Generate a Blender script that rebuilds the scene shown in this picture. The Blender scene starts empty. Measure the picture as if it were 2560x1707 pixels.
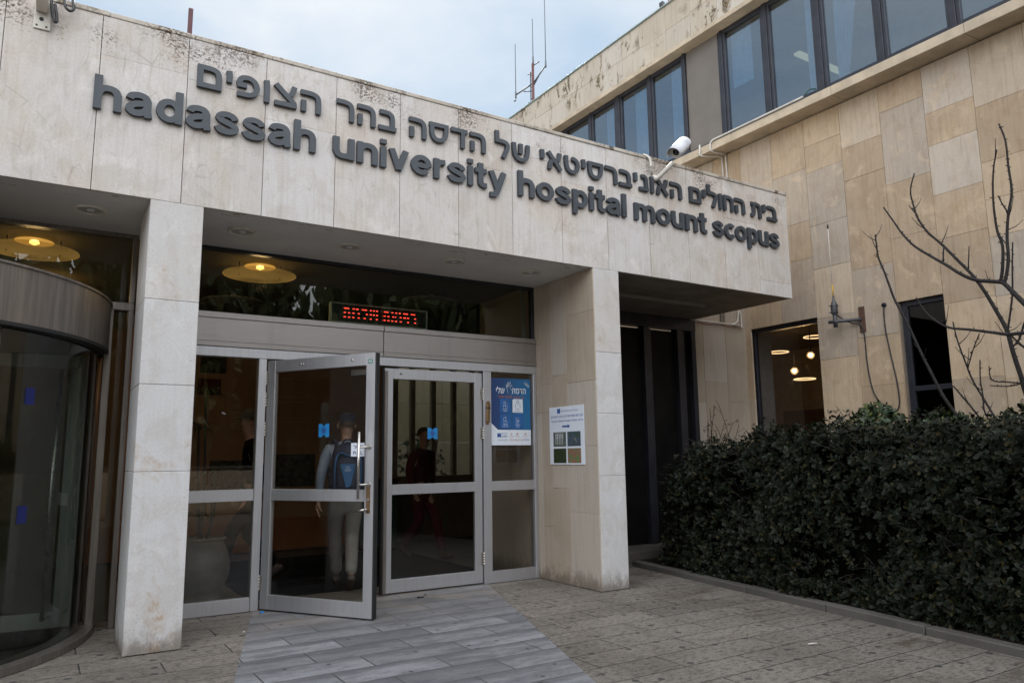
import bpy, math, random
import numpy as np
from mathutils import Vector, Matrix
R_ = math.radians
random.seed(7)
rng = np.random.default_rng(7)
sc = bpy.context.scene
COL = sc.collection

# ------------------------------------------------------------------ camera
cam_d = bpy.data.cameras.new('camera')
cam_d.sensor_width = 36.0
cam_d.sensor_fit = 'HORIZONTAL'
cam_d.lens = 26.275
cam_d.clip_start = 0.05
cam_d.clip_end = 2000
cam = bpy.data.objects.new('camera', cam_d)
COL.objects.link(cam)
yaw, pit, rol = R_(32.2574), R_(8.7653), R_(-0.7364)
fw = Vector((math.sin(yaw)*math.cos(pit), math.cos(yaw)*math.cos(pit), math.sin(pit)))
r0 = Vector((math.cos(yaw), -math.sin(yaw), 0))
u0 = r0.cross(fw)
rr = r0*math.cos(rol) + u0*math.sin(rol)
uu = -r0*math.sin(rol) + u0*math.cos(rol)
M = Matrix((rr, uu, -fw)).transposed().to_4x4()
M.translation = Vector((0, 0, 1.28))
cam.matrix_world = M
sc.camera = cam

# ------------------------------------------------------------------ world + sun
SUN_EL, SUN_AZ = 43.0, 24.0            # azimuth measured from +y towards +x: behind the building
w = bpy.data.worlds.new('World')
sc.world = w
w.use_nodes = True
nt = w.node_tree
nt.nodes.clear()
out = nt.nodes.new('ShaderNodeOutputWorld')
bg = nt.nodes.new('ShaderNodeBackground')
sky = nt.nodes.new('ShaderNodeTexSky')
sky.sky_type = 'NISHITA'
sky.sun_disc = False
sky.sun_elevation = R_(SUN_EL)
sky.sun_rotation = R_(SUN_AZ)
sky.air_density = 1.0
sky.dust_density = 1.0
sky.altitude = 600
tc = nt.nodes.new('ShaderNodeTexCoord')
mp = nt.nodes.new('ShaderNodeMapping')
mp.inputs['Scale'].default_value = (1.2, 1.2, 3.0)
mp.inputs['Rotation'].default_value = (0, 0, 0.6)
nz = nt.nodes.new('ShaderNodeTexNoise')
nz.inputs['Scale'].default_value = 1.6
nz.inputs['Detail'].default_value = 7
nz.inputs['Roughness'].default_value = 0.55
nz.inputs['Distortion'].default_value = 0.4
rp = nt.nodes.new('ShaderNodeMapRange')
rp.inputs['From Min'].default_value = 0.38
rp.inputs['From Max'].default_value = 0.60
rp.inputs['To Min'].default_value = 0.0
rp.inputs['To Max'].default_value = 1.0
mx = nt.nodes.new('ShaderNodeMix')
mx.data_type = 'RGBA'
cl = nt.nodes.new('ShaderNodeMix'); cl.data_type = 'RGBA'
cl.inputs['A'].default_value = (5.5, 7.1, 8.8, 1)
cl.inputs['B'].default_value = (9.0, 9.6, 10.1, 1)
mx.inputs['Factor'].default_value = 0.86
nt.links.new(tc.outputs['Generated'], mp.inputs['Vector'])
nt.links.new(mp.outputs['Vector'], nz.inputs['Vector'])
nt.links.new(nz.outputs['Fac'], rp.inputs['Value'])
nt.links.new(rp.outputs['Result'], cl.inputs['Factor'])
nt.links.new(cl.outputs['Result'], mx.inputs['B'])
nt.links.new(sky.outputs['Color'], mx.inputs['A'])
# unseen bright patch added to the sky behind the camera, lights the facade
dt = nt.nodes.new('ShaderNodeVectorMath'); dt.operation = 'DOT_PRODUCT'
nt.links.new(tc.outputs['Generated'], dt.inputs[0])
dt.inputs[1].default_value = Vector((-0.30, -0.84, 0.46)).normalized()
bk = nt.nodes.new('ShaderNodeMapRange'); bk.interpolation_type = 'SMOOTHSTEP'
bk.inputs['From Min'].default_value = 0.2; bk.inputs['From Max'].default_value = 0.95
bk.inputs['To Min'].default_value = 0.0; bk.inputs['To Max'].default_value = 1.0
nt.links.new(dt.outputs['Value'], bk.inputs['Value'])
m2 = nt.nodes.new('ShaderNodeMix'); m2.data_type = 'RGBA'
m2.inputs['B'].default_value = (33.0, 34.0, 36.0, 1)
nt.links.new(bk.outputs['Result'], m2.inputs['Factor'])
nt.links.new(mx.outputs['Result'], m2.inputs['A'])
nt.links.new(m2.outputs['Result'], bg.inputs['Color'])
bg.inputs['Strength'].default_value = 0.085
nt.links.new(bg.outputs['Background'], out.inputs['Surface'])

sun_d = bpy.data.lights.new('sun', 'SUN')
sun_d.energy = 4.5
sun_d.angle = R_(0.6)
sun_d.color = (1.0, 0.93, 0.82)
sun = bpy.data.objects.new('sun', sun_d)
COL.objects.link(sun)
sd = Vector((math.sin(R_(SUN_AZ))*math.cos(R_(SUN_EL)), math.cos(R_(SUN_AZ))*math.cos(R_(SUN_EL)), math.sin(R_(SUN_EL))))
sun.rotation_euler = sd.to_track_quat('Z', 'Y').to_euler()
sun.location = sd*60

vs = sc.view_settings
sc.display_settings.display_device = 'sRGB'
vs.view_transform = 'Standard'
vs.look = 'None'
vs.exposure = 0.22
vs.gamma = 1.0
vs.use_curve_mapping = False
sc.cycles.max_bounces = 8
sc.cycles.transparent_max_bounces = 24
sc.cycles.use_denoising = True

# ------------------------------------------------------------------ material helpers
class G:
    """tiny node-graph builder"""
    def __init__(s, name):
        s.m = bpy.data.materials.new(name)
        s.m.use_nodes = True
        s.t = s.m.node_tree
        s.b = s.t.nodes['Principled BSDF']
        s.o = s.t.nodes['Material Output']
        s._tc = None
    def n(s, typ, **kw):
        nd = s.t.nodes.new('ShaderNode'+typ)
        for k, v in kw.items():
            setattr(nd, k, v)
        return nd
    def put(s, sock, val):
        if hasattr(val, 'node') and hasattr(val, 'is_linked'):
            s.t.links.new(val, sock)
        else:
            if hasattr(sock, 'default_value') and isinstance(val, (tuple, list)) and len(val) == 3 and sock.type == 'RGBA':
                val = (*val, 1)
            sock.default_value = val
    def co(s, scale=(1, 1, 1), kind='Object', loc=(0, 0, 0), rot=(0, 0, 0)):
        if s._tc is None:
            s._tc = s.n('TexCoord')
        mp = s.n('Mapping')
        mp.inputs['Scale'].default_value = scale
        mp.inputs['Location'].default_value = loc
        mp.inputs['Rotation'].default_value = rot
        s.t.links.new(s._tc.outputs[kind], mp.inputs['Vector'])
        return mp.outputs['Vector']
    def noise(s, vec, scale=5, detail=4, rough=0.5, dist=0.0):
        nd = s.n('TexNoise')
        s.put(nd.inputs['Vector'], vec)
        nd.inputs['Scale'].default_value = scale
        nd.inputs['Detail'].default_value = detail
        nd.inputs['Roughness'].default_value = rough
        nd.inputs['Distortion'].default_value = dist
        return nd.outputs['Fac']
    def voro(s, vec, scale=5, feature='F1', rand=1.0):
        nd = s.n('TexVoronoi', feature=feature)
        s.put(nd.inputs['Vector'], vec)
        nd.inputs['Scale'].default_value = scale
        nd.inputs['Randomness'].default_value = rand
        return nd.outputs['Distance']
    def ramp(s, v, a, b, lo=0.0, hi=1.0):
        nd = s.n('MapRange')
        nd.interpolation_type = 'SMOOTHSTEP'
        s.put(nd.inputs['Value'], v)
        nd.inputs['From Min'].default_value = a
        nd.inputs['From Max'].default_value = b
        nd.inputs['To Min'].default_value = lo
        nd.inputs['To Max'].default_value = hi
        return nd.outputs['Result']
    def math(s, op, a, b=0.0):
        nd = s.n('Math', operation=op)
        s.put(nd.inputs[0], a)
        s.put(nd.inputs[1], b)
        return nd.outputs[0]
    def mix(s, f, a, b, blend='MIX'):
        nd = s.n('Mix', data_type='RGBA', blend_type=blend)
        s.put(nd.inputs['Factor'], f)
        s.put(nd.inputs['A'], a)
        s.put(nd.inputs['B'], b)
        return nd.outputs['Result']
    def island(s):
        return s.n('NewGeometry').outputs['Random Per Island']
    def sep(s, vec, axis='Z'):
        nd = s.n('SeparateXYZ')
        s.put(nd.inputs[0], vec)
        return nd.outputs[axis]
    def bump(s, h, strength=0.3, dist=0.01):
        nd = s.n('Bump')
        nd.inputs['Strength'].default_value = strength
        nd.inputs['Distance'].default_value = dist
        s.put(nd.inputs['Height'], h)
        s.t.links.new(nd.outputs['Normal'], s.b.inputs['Normal'])
    def set(s, color=None, rough=None, metal=None, **kw):
        if color is not None: s.put(s.b.inputs['Base Color'], color)
        if rough is not None: s.put(s.b.inputs['Roughness'], rough)
        if metal is not None: s.put(s.b.inputs['Metallic'], metal)
        for k, v in kw.items():
            s.put(s.b.inputs[k.replace('_', ' ')], v)
        return s.m

def plain(name, c, rough=0.5, metal=0.0, var=0.12, scale=9, bump=0.0, **kw):
    g = G(name)
    v = g.co()
    n = g.noise(v, scale, 6, 0.6)
    f = g.ramp(n, 0.3, 0.7)
    lo = tuple(x*(1-var) for x in c)
    hi = tuple(min(1, x*(1+var)) for x in c)
    n2 = g.noise(v, scale*7, 3, 0.6)
    g.set(g.mix(f, lo, hi), g.math('ADD', rough-0.06, g.math('MULTIPLY', n2, 0.12)), metal, **kw)
    if bump: g.bump(n2, bump, 0.004)
    return g.m

def stone(name, c1, c2, c3=None, isl=0.25, pits=0.35, streak=0.25, rust=0.5, rustc=(0.42, 0.25, 0.12), top=None, veins=0.0, rough=0.75, fine=0.14, spots=0.0, smear=1.2, mottle=0.0, rustlo=0.58, base=0.0):
    g = G(name)
    v = g.co()
    big = g.noise(v, 1.3, 5, 0.55, 0.6)
    col = g.mix(g.ramp(big, 0.38, 0.64), c1, c2)
    rnd = g.island()
    if c3 is not None:
        sel = g.ramp(rnd, 0.45, 0.95)
        col = g.mix(g.math('MULTIPLY', sel, 0.75), col, c3)
    # per slab tone
    rnd2 = g.math('FRACT', g.math('MULTIPLY', rnd, 7.13))
    col = g.mix(g.math('MULTIPLY', rnd2, isl), col, g.mix(1.0, col, (0.72, 0.70, 0.68), 'MULTIPLY'))
    # vertical sawn streaks
    st = g.noise(g.co((16, 16, 0.9)), 1.6, 5, 0.65)
    col = g.mix(g.math('MULTIPLY', g.ramp(st, 0.42, 0.75), streak), col, g.mix(1.0, col, (0.66, 0.60, 0.52), 'MULTIPLY'))
    st2 = g.noise(g.co((5, 5, 0.7)), 1.4, 4, 0.6)
    col = g.mix(g.math('MULTIPLY', g.ramp(st2, 0.55, 0.78), streak*smear), col, tuple(min(1, x*1.12) for x in c1))
    if mottle:
        mo = g.noise(g.co((1, 1, 0.7)), 5.5, 6, 0.68, 0.7)
        col = g.mix(g.math('MULTIPLY', g.ramp(mo, 0.46, 0.62), mottle), col, g.mix(1.0, col, (0.80, 0.74, 0.68), 'MULTIPLY'))
        mo2 = g.noise(g.co((1, 1, 0.8), loc=(3, 5, 1)), 4.0, 6, 0.68, 0.7)
        col = g.mix(g.math('MULTIPLY', g.ramp(mo2, 0.54, 0.68), mottle), col, tuple(min(1, x*1.22) for x in c1))
    # fine grain
    fn = g.noise(v, 70, 5, 0.7)
    col = g.mix(g.math('MULTIPLY', g.ramp(fn, 0.35, 0.7), fine*2), col, g.mix(1.0, col, (0.62, 0.60, 0.58), 'MULTIPLY'))
    # pits
    pn = g.noise(g.co((1, 1, 1.6)), 38, 3, 0.75, 0.3)
    pm = g.math('MULTIPLY', g.ramp(pn, 0.62, 0.70), g.ramp(g.noise(v, 2.6, 3), 0.42, 0.66))
    col = g.mix(g.math('MULTIPLY', pm, pits), col, g.mix(1.0, col, (0.42, 0.34, 0.26), 'MULTIPLY'))
    # rust blotches
    if rust:
        rb = g.math('MULTIPLY', g.ramp(g.noise(v, 2.1, 5, 0.65, 0.8), rustlo, rustlo+0.14), g.ramp(g.noise(v, 17, 4, 0.7), 0.38, 0.66))
        col = g.mix(g.math('MULTIPLY', rb, rust), col, rustc)
    if veins:
        vn = g.voro(g.co((3.4, 3.4, 0.9)), 3.2, 'DISTANCE_TO_EDGE')
        vm = g.math('MULTIPLY', g.ramp(vn, 0.0, 0.03, 1, 0), g.ramp(g.noise(v, 3, 3), 0.5, 0.65))
        col = g.mix(g.math('MULTIPLY', vm, veins), col, (0.2, 0.15, 0.1))
    if spots:
        sn = g.noise(g.co((1, 1, 0.45)), 5.5, 7, 0.72, 0.6)
        sm = g.math('MULTIPLY', g.ramp(sn, 0.52, 0.60), g.ramp(g.noise(v, 1.5, 3), 0.40, 0.6))
        col = g.mix(g.math('MULTIPLY', sm, spots), col, g.mix(g.ramp(g.noise(v, 24, 4), 0.4, 0.6), (0.06, 0.05, 0.035), (0.22, 0.16, 0.09)))
    if base:
        bh = g.ramp(g.sep(g.co()), 0.0, 0.28, 1, 0)
        bn = g.ramp(g.math('ADD', g.noise(g.co((1, 1, 0.6)), 9, 5, 0.7), g.math('MULTIPLY', bh, 0.35)), 0.55, 0.85)
        col = g.mix(g.math('MULTIPLY', g.math('MULTIPLY', bn, bh), base), col, (0.13, 0.105, 0.08))
    if top is not None:
        z0, z1, amt = top
        hz = g.ramp(g.sep(g.co()), z0, z1)
        sp = g.noise(g.co((1, 1, 1.2)), 42, 5, 0.72, 0.5)
        thr = g.math('ADD', sp, g.math('MULTIPLY', hz, 0.26))
        patch = g.ramp(g.noise(v, 2.6, 4), 0.42, 0.62)
        sm = g.math('MULTIPLY', g.math('MULTIPLY', g.ramp(thr, 0.70, 0.80), patch), amt)
        col = g.mix(sm, col, g.mix(g.ramp(g.noise(v, 60, 2), 0.4, 0.6), (0.045, 0.035, 0.028), (0.12, 0.075, 0.05)))
    g.bump(g.math('SUBTRACT', g.math('MULTIPLY', fn, 0.5), pm), 0.5, 0.005)
    return g.set(col, rough, 0.0, Specular_IOR_Level=0.3)

MT = {}
MT['stone_white'] = stone('pale limestone', (0.565, 0.54, 0.515), (0.56, 0.51, 0.462), (0.59, 0.575, 0.565), isl=0.32, pits=0.55, streak=0.36, rust=0.40, rustc=(0.46, 0.35, 0.25), mottle=0.42, top=(3.95, 4.5, 0.9), veins=0.35)
MT['stone_cope'] = stone('lichen stained coping', (0.50, 0.46, 0.40), (0.42, 0.38, 0.32), None, pits=0.5, streak=0.1, rust=0.4, top=(4.2, 4.50, 1.0), spots=1.0)
MT['stone_pillar'] = stone('pillar limestone', (0.56, 0.55, 0.54), (0.545, 0.52, 0.49), (0.57, 0.57, 0.575), isl=0.2, pits=0.6, streak=0.12, rust=0.75, rustc=(0.37, 0.25, 0.14), mottle=0.35, rustlo=0.55, base=0.8)
MT['stone_inner'] = stone('honey limestone', (0.44, 0.375, 0.30), (0.40, 0.335, 0.26), (0.47, 0.425, 0.37), base=0.8, isl=0.25, pits=0.3, streak=0.3, rust=0.7, rustc=(0.36, 0.22, 0.10))
MT['stone_tan'] = stone('tan travertine', (0.60, 0.46, 0.315), (0.545, 0.42, 0.30), (0.57, 0.50, 0.425), isl=0.95, pits=0.85, streak=0.45, rust=0.45, smear=0.35, mottle=0.38, rustc=(0.40, 0.25, 0.13))
MT['stone_parapet'] = stone('weathered parapet stone', (0.52, 0.465, 0.385), (0.47, 0.41, 0.33), (0.55, 0.51, 0.45), isl=0.4, pits=0.5, streak=0.3, rust=0.25, spots=1.0)
MT['joint'] = plain('dark joint mortar', (0.16, 0.13, 0.10), 0.9)
MT['concrete'] = plain('sill concrete', (0.46, 0.38, 0.28), 0.85, var=0.15, scale=4, bump=0.2)
MT['plaster_dark'] = plain('dark concrete soffit', (0.22, 0.20, 0.18), 0.9, var=0.2, scale=3, bump=0.2)  # right-bay soffit, darker tone than the left one

def plaster():
    g = G('peeling soffit paint')
    v = g.co()
    n = g.noise(v, 2.0, 5)
    col = g.mix(g.ramp(n, 0.35, 0.7), (0.60, 0.58, 0.56), (0.53, 0.51, 0.49))
    edge = g.ramp(g.sep(g.co(), 'Y'), 0.06, 0.34, 1, 0)
    pn = g.noise(g.co((1.3, 3.2, 1)), 5.5, 3, 0.55, 0.4)
    m = g.math('MULTIPLY', g.ramp(pn, 0.615, 0.635), edge)
    rim = g.math('MULTIPLY', g.ramp(pn, 0.575, 0.60), edge)
    col = g.mix(rim, col, (0.62, 0.60, 0.57))
    col = g.mix(m, col, (0.33, 0.25, 0.18))
    g.bump(g.math('SUBTRACT', g.math('MULTIPLY', g.noise(v, 40, 3), 0.1), m), 0.5, 0.004)
    return g.set(col, 0.85)
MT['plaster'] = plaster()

def brushed(name, c, rough, metal, sx=(1, 1, 60), var=0.18, streak=0.15):
    g = G(name)
    v = g.co(sx)
    n = g.noise(v, 3, 4, 0.6)
    d = g.noise(g.co((6, 6, 0.6)), 1.4, 4, 0.6)
    sm = g.noise(g.co(), 14, 4, 0.7)
    col = g.mix(g.ramp(n, 0.3, 0.7), tuple(x*(1-var) for x in c), tuple(min(1, x*(1+var)) for x in c))
    col = g.mix(g.math('MULTIPLY', g.ramp(d, 0.5, 0.75), streak), col, tuple(x*0.55 for x in c))
    r = g.math('ADD', rough-0.08, g.math('MULTIPLY', sm, 0.16))
    return g.set(col, r, metal)
MT['alu'] = brushed('anodised aluminium', (0.50, 0.50, 0.52), 0.42, 0.75, sx=(40, 40, 1.0), var=0.07)
MT['alu_dark'] = brushed('dull drum metal', (0.22, 0.195, 0.175), 0.42, 0.7, sx=(9, 9, 0.6), var=0.2, streak=0.4)
MT['panel'] = brushed('brushed transom panel', (0.37, 0.34, 0.325), 0.36, 0.85, sx=(1, 1, 80), var=0.06, streak=0.25)
MT['steel'] = brushed('polished steel', (0.48, 0.455, 0.42), 0.28, 1.0, var=0.05)
MT['brass'] = brushed('old brass', (0.22, 0.14, 0.075), 0.45, 0.8, var=0.2)
MT['black'] = plain('black rubber', (0.012, 0.012, 0.013), 0.6, var=0.3)
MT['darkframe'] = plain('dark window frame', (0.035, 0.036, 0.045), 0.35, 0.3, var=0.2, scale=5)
MT['letter'] = plain('slate grey letter paint', (0.036, 0.044, 0.054), 0.5, var=0.12, scale=6)
MT['white_plastic'] = plain('white plastic', (0.56, 0.57, 0.60), 0.4, var=0.05)
MT['cream_metal'] = plain('cream painted metal', (0.56, 0.53, 0.47), 0.5, var=0.1)
MT['rust'] = plain('rusty steel', (0.085, 0.04, 0.026), 0.8, var=0.5, scale=30, bump=0.4)
MT['redpost'] = plain('red brown post paint', (0.085, 0.026, 0.03), 0.6, var=0.3)
MT['galv'] = plain('galvanised steel', (0.085, 0.088, 0.095), 0.55, 0.5, var=0.25, scale=20)
MT['cable'] = plain('black cable', (0.02, 0.02, 0.022), 0.5)
MT['conduit'] = plain('grey white conduit', (0.58, 0.55, 0.50), 0.6, var=0.12)
MT['yellow'] = plain('yellow band', (0.6, 0.36, 0.03), 0.5)
MT['antenna_grey'] = plain('antenna grey', (0.10, 0.11, 0.125), 0.5)
MT['flash'] = plain('zinc flashing', (0.30, 0.38, 0.37), 0.5, 0.4)
MT['bark'] = plain('dark bark', (0.018, 0.0145, 0.0135), 0.85, var=0.4, scale=40, bump=0.6)
MT['soil'] = plain('dark soil', (0.02, 0.016, 0.012), 0.95, var=0.4, scale=20, bump=0.5, Specular_IOR_Level=0.1)
MT['hedge_core'] = plain('painted core shade', (0.0025, 0.0027, 0.002), 0.95, var=0.4, scale=20, Specular_IOR_Level=0.0)  # inner hedge shade put into a near-black colour
MT['skin'] = plain('skin', (0.45, 0.27, 0.19), 0.5, var=0.08, scale=20)
MT['shirt'] = plain('pale blue shirt', (0.27, 0.33, 0.43), 0.8, var=0.1, scale=14)
MT['khaki'] = plain('grey khaki cloth', (0.25, 0.235, 0.215), 0.85, var=0.14, scale=12, bump=0.3)
MT['shoe'] = plain('brown shoe leather', (0.07, 0.045, 0.035), 0.5)
MT['hair'] = plain('brown hair', (0.085, 0.045, 0.022), 0.6, var=0.4, scale=50)
MT['kippah'] = plain('knitted cap cloth', (0.03, 0.035, 0.055), 0.9)
MT['navy'] = plain('navy nylon', (0.018, 0.022, 0.05), 0.65, var=0.3, scale=20)
MT['bagblue'] = plain('bright blue nylon', (0.03, 0.13, 0.30), 0.6)
MT['black_cloth'] = plain('black cloth', (0.007, 0.007, 0.009), 0.9, Specular_IOR_Level=0.05)
MT['grey_cap'] = plain('grey cap cloth', (0.09, 0.09, 0.10), 0.85)
MT['pot'] = plain('glazed clay', (0.15, 0.135, 0.12), 0.6, var=0.2, scale=5, bump=0.2)
MT['leaf_in'] = plain('indoor leaf', (0.018, 0.035, 0.014), 0.45, var=0.4)
MT['sticker_blue'] = plain('blue vinyl', (0.015, 0.19, 0.46), 0.4)
MT['deep_blue'] = plain('deep blue vinyl', (0.004, 0.009, 0.09), 0.4)
MT['print_blue'] = plain('print blue', (0.02, 0.075, 0.27), 0.5)
MT['print_navy'] = plain('print navy', (0.015, 0.025, 0.14), 0.5)
MT['tile_blue'] = plain('poster tile blue', (0.018, 0.10, 0.30), 0.5)
MT['paper'] = plain('white print', (0.66, 0.70, 0.76), 0.45, var=0.03)
MT['orange'] = plain('orange print', (0.40, 0.13, 0.05), 0.5)
MT['green_tag'] = plain('green tag', (0.01, 0.15, 0.09), 0.5)
MT['brown_panel'] = plain('ochre exhibition board', (0.36, 0.205, 0.115), 0.8, var=0.08, scale=2)
MT['orange_panel'] = plain('burnt orange board', (0.30, 0.115, 0.04), 0.8, var=0.08, scale=2)
MT['lobby_wall'] = plain('lobby wall', (0.26, 0.22, 0.17), 0.9)
MT['lobby_ceiling'] = plain('lobby ceiling', (0.17, 0.165, 0.15), 0.9)
MT['mat'] = plain('dark entrance mat', (0.012, 0.012, 0.015), 0.95, scale=60, Specular_IOR_Level=0.05)
MT['lobby_floor'] = plain('lobby stone floor', (0.12, 0.105, 0.09), 0.5)
MT['curtain'] = plain('grey blue curtain', (0.44, 0.48, 0.50), 0.9)
MT['blank'] = plain('grey beige blank panel', (0.15, 0.132, 0.115), 0.6, var=0.07, scale=3)
MT['picture'] = plain('dark picture print', (0.05, 0.05, 0.04), 0.7, var=0.9, scale=14)
MT['redart'] = plain('red textile', (0.075, 0.010, 0.010), 0.9)
MT['green_dark'] = plain('dark green panel', (0.02, 0.06, 0.05), 0.8)
MT['plaster_room'] = plain('room plaster', (0.30, 0.28, 0.26), 0.9)
MT['room_dark'] = plain('brown furniture', (0.07, 0.03, 0.018), 0.7)
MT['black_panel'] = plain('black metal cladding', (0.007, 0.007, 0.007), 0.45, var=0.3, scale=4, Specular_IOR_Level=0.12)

def glass(name, tint, boost=0.0, gcol=(1, 1, 1)):
    g = G(name)
    g.t.nodes.remove(g.b)
    geo = g.n('NewGeometry')
    dt = g.n('VectorMath', operation='DOT_PRODUCT')
    g.t.links.new(geo.outputs['Normal'], dt.inputs[0])
    g.t.links.new(geo.outputs['Incoming'], dt.inputs[1])
    c = g.math('ABSOLUTE', dt.outputs['Value'])
    f = g.math('POWER', g.math('SUBTRACT', 1.0, c), 5.0)
    f = g.math('ADD', 0.035+boost, g.math('MULTIPLY', f, 0.95-boost))
    tr = g.n('BsdfTransparent')
    tr.inputs['Color'].default_value = (*tint, 1)
    gl = g.n('BsdfGlossy')
    gl.inputs['Roughness'].default_value = 0.01
    gl.inputs['Color'].default_value = (*gcol, 1)
    mx = g.n('MixShader')
    g.t.links.new(f, mx.inputs['Fac'])
    g.t.links.new(tr.outputs[0], mx.inputs[1])
    g.t.links.new(gl.outputs[0], mx.inputs[2])
    g.t.links.new(mx.outputs[0], g.o.inputs['Surface'])
    return g.m
MT['glass'] = glass('door glass', (0.80, 0.80, 0.78))
MT['glass_green'] = glass('tinted transom glass', (0.66, 0.69, 0.64))
MT['glass_curved'] = glass('curved drum glass', (0.52, 0.56, 0.52), 0.015)
MT['glass_blue'] = glass('blue tinted window glass', (0.58, 0.68, 0.76), 0.17, (0.80, 0.87, 0.93))
MT['glass_dark'] = glass('smoked window glass', (0.22, 0.22, 0.23), 0.0)
MT['glass_clear'] = glass('clear window glass', (0.85, 0.85, 0.85))

def emit(name, c, s):
    g = G(name)
    return g.set((0.02, 0.02, 0.02), 0.5, 0, Emission_Color=(*c, 1), Emission_Strength=s)
MT['bulb'] = emit('warm bulb', (1.0, 0.62, 0.22), 9.0)
MT['hotbulb'] = emit('spot bulb', (1.0, 0.62, 0.26), 5.0)
MT['glow'] = emit('lit amber reflector', (1.0, 0.46, 0.09), 1.05)
def glowdish(name, tint, ec, es, f):
    g = G(name)
    tr = g.n('BsdfTransparent'); tr.inputs['Color'].default_value = (*tint, 1)
    n = g.noise(g.co(), 3, 3)
    em = g.n('Emission'); em.inputs['Color'].default_value = (*ec, 1)
    g.put(em.inputs['Strength'], g.ramp(n, 0.3, 0.7, es*0.7, es*1.3))
    m = g.n('MixShader'); m.inputs['Fac'].default_value = f
    g.t.links.new(tr.outputs[0], m.inputs[1]); g.t.links.new(em.outputs[0], m.inputs[2])
    g.t.nodes.remove(g.b)
    g.t.links.new(m.outputs[0], g.o.inputs['Surface'])
    return g.m
MT['dish'] = glowdish('glowing amber glass dish', (1.0, 0.85, 0.6), (0.80, 0.42, 0.11), 0.6, 0.55)
MT['dish_off'] = plain('pale dish', (0.22, 0.21, 0.18), 0.5)
MT['ring'] = emit('ring lamp light', (1.0, 0.66, 0.32), 1.7)
MT['led'] = emit('red diode', (1.0, 0.06, 0.04), 4.0)
MT['tube'] = emit('office lamp', (0.85, 0.72, 0.40), 0.75)

def pavement():
    g = G('rough limestone paving')
    v = g.co()
    br = g.n('TexBrick', offset=0.5, offset_frequency=2, squash=1.0)
    g.put(br.inputs['Vector'], g.co((1, 1, 1), loc=(0.13, 0.17, 0)))
    br.inputs['Scale'].default_value = 1.0
    br.inputs['Brick Width'].default_value = 0.9
    br.inputs['Row Height'].default_value = 0.285
    br.inputs['Mortar Size'].default_value = 0.0055
    br.inputs['Mortar Smooth'].default_value = 0.4
    br.inputs['Bias'].default_value = 0.0
    br.inputs['Color1'].default_value = (0.17, 0.15, 0.128, 1)
    br.inputs['Color2'].default_value = (0.215, 0.19, 0.162, 1)
    br.inputs['Mortar'].default_value = (0.022, 0.02, 0.018, 1)
    col = br.outputs['Color']
    pit = g.noise(g.co((0.75, 1.45, 1)), 24, 6, 0.8, 0.3)
    col = g.mix(g.math('MULTIPLY', g.ramp(pit, 0.47, 0.60), 0.85), col, g.mix(1.0, col, (0.33, 0.31, 0.29), 'MULTIPLY'))
    gr = g.noise(v, 62, 5, 0.8)
    col = g.mix(g.math('MULTIPLY', g.ramp(gr, 0.50, 0.64), 0.6), col, (0.24, 0.22, 0.195))
    big = g.noise(v, 1.1, 5, 0.6, 0.4)
    col = g.mix(g.math('MULTIPLY', g.ramp(big, 0.40, 0.66), 0.55), col, g.mix(1.0, col, (0.55, 0.52, 0.50), 'MULTIPLY'))
    # rusty stain near the kerb
    st = g.math('MULTIPLY', g.ramp(g.noise(g.co((0.9, 2.4, 1)), 1.7, 6, 0.72, 0.5), 0.53, 0.64), g.ramp(g.sep(g.co(), 'X'), 4.5, 5.3))
    col = g.mix(g.math('MULTIPLY', st, 0.75), col, (0.055, 0.032, 0.018))
    # old chewing gum
    vo = g.n('TexVoronoi', feature='F1', voronoi_dimensions='2D')
    g.put(vo.inputs['Vector'], g.co((1, 1.0, 1)))
    vo.inputs['Scale'].default_value = 3.6
    wob = g.math('ADD', vo.outputs['Distance'], g.math('MULTIPLY', g.noise(v, 40, 2), 0.05))
    sel = g.math('GREATER_THAN', g.sep(vo.outputs['Color'], 'X'), 0.35)
    gm = g.math('MULTIPLY', g.ramp(wob, 0.10, 0.12, 1, 0), sel)
    col = g.mix(g.math('MULTIPLY', gm, 0.85), col, (0.035, 0.033, 0.032))
    g.bump(g.math('SUBTRACT', g.math('SUBTRACT', g.math('MULTIPLY', gr, 0.3), g.math('MULTIPLY', pit, 0.6)), g.math('MULTIPLY', br.outputs['Fac'], 0.8)), 0.6, 0.006)
    return g.set(col, 0.72, 0.0, Specular_IOR_Level=0.35)
MT['paving'] = pavement()

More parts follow.
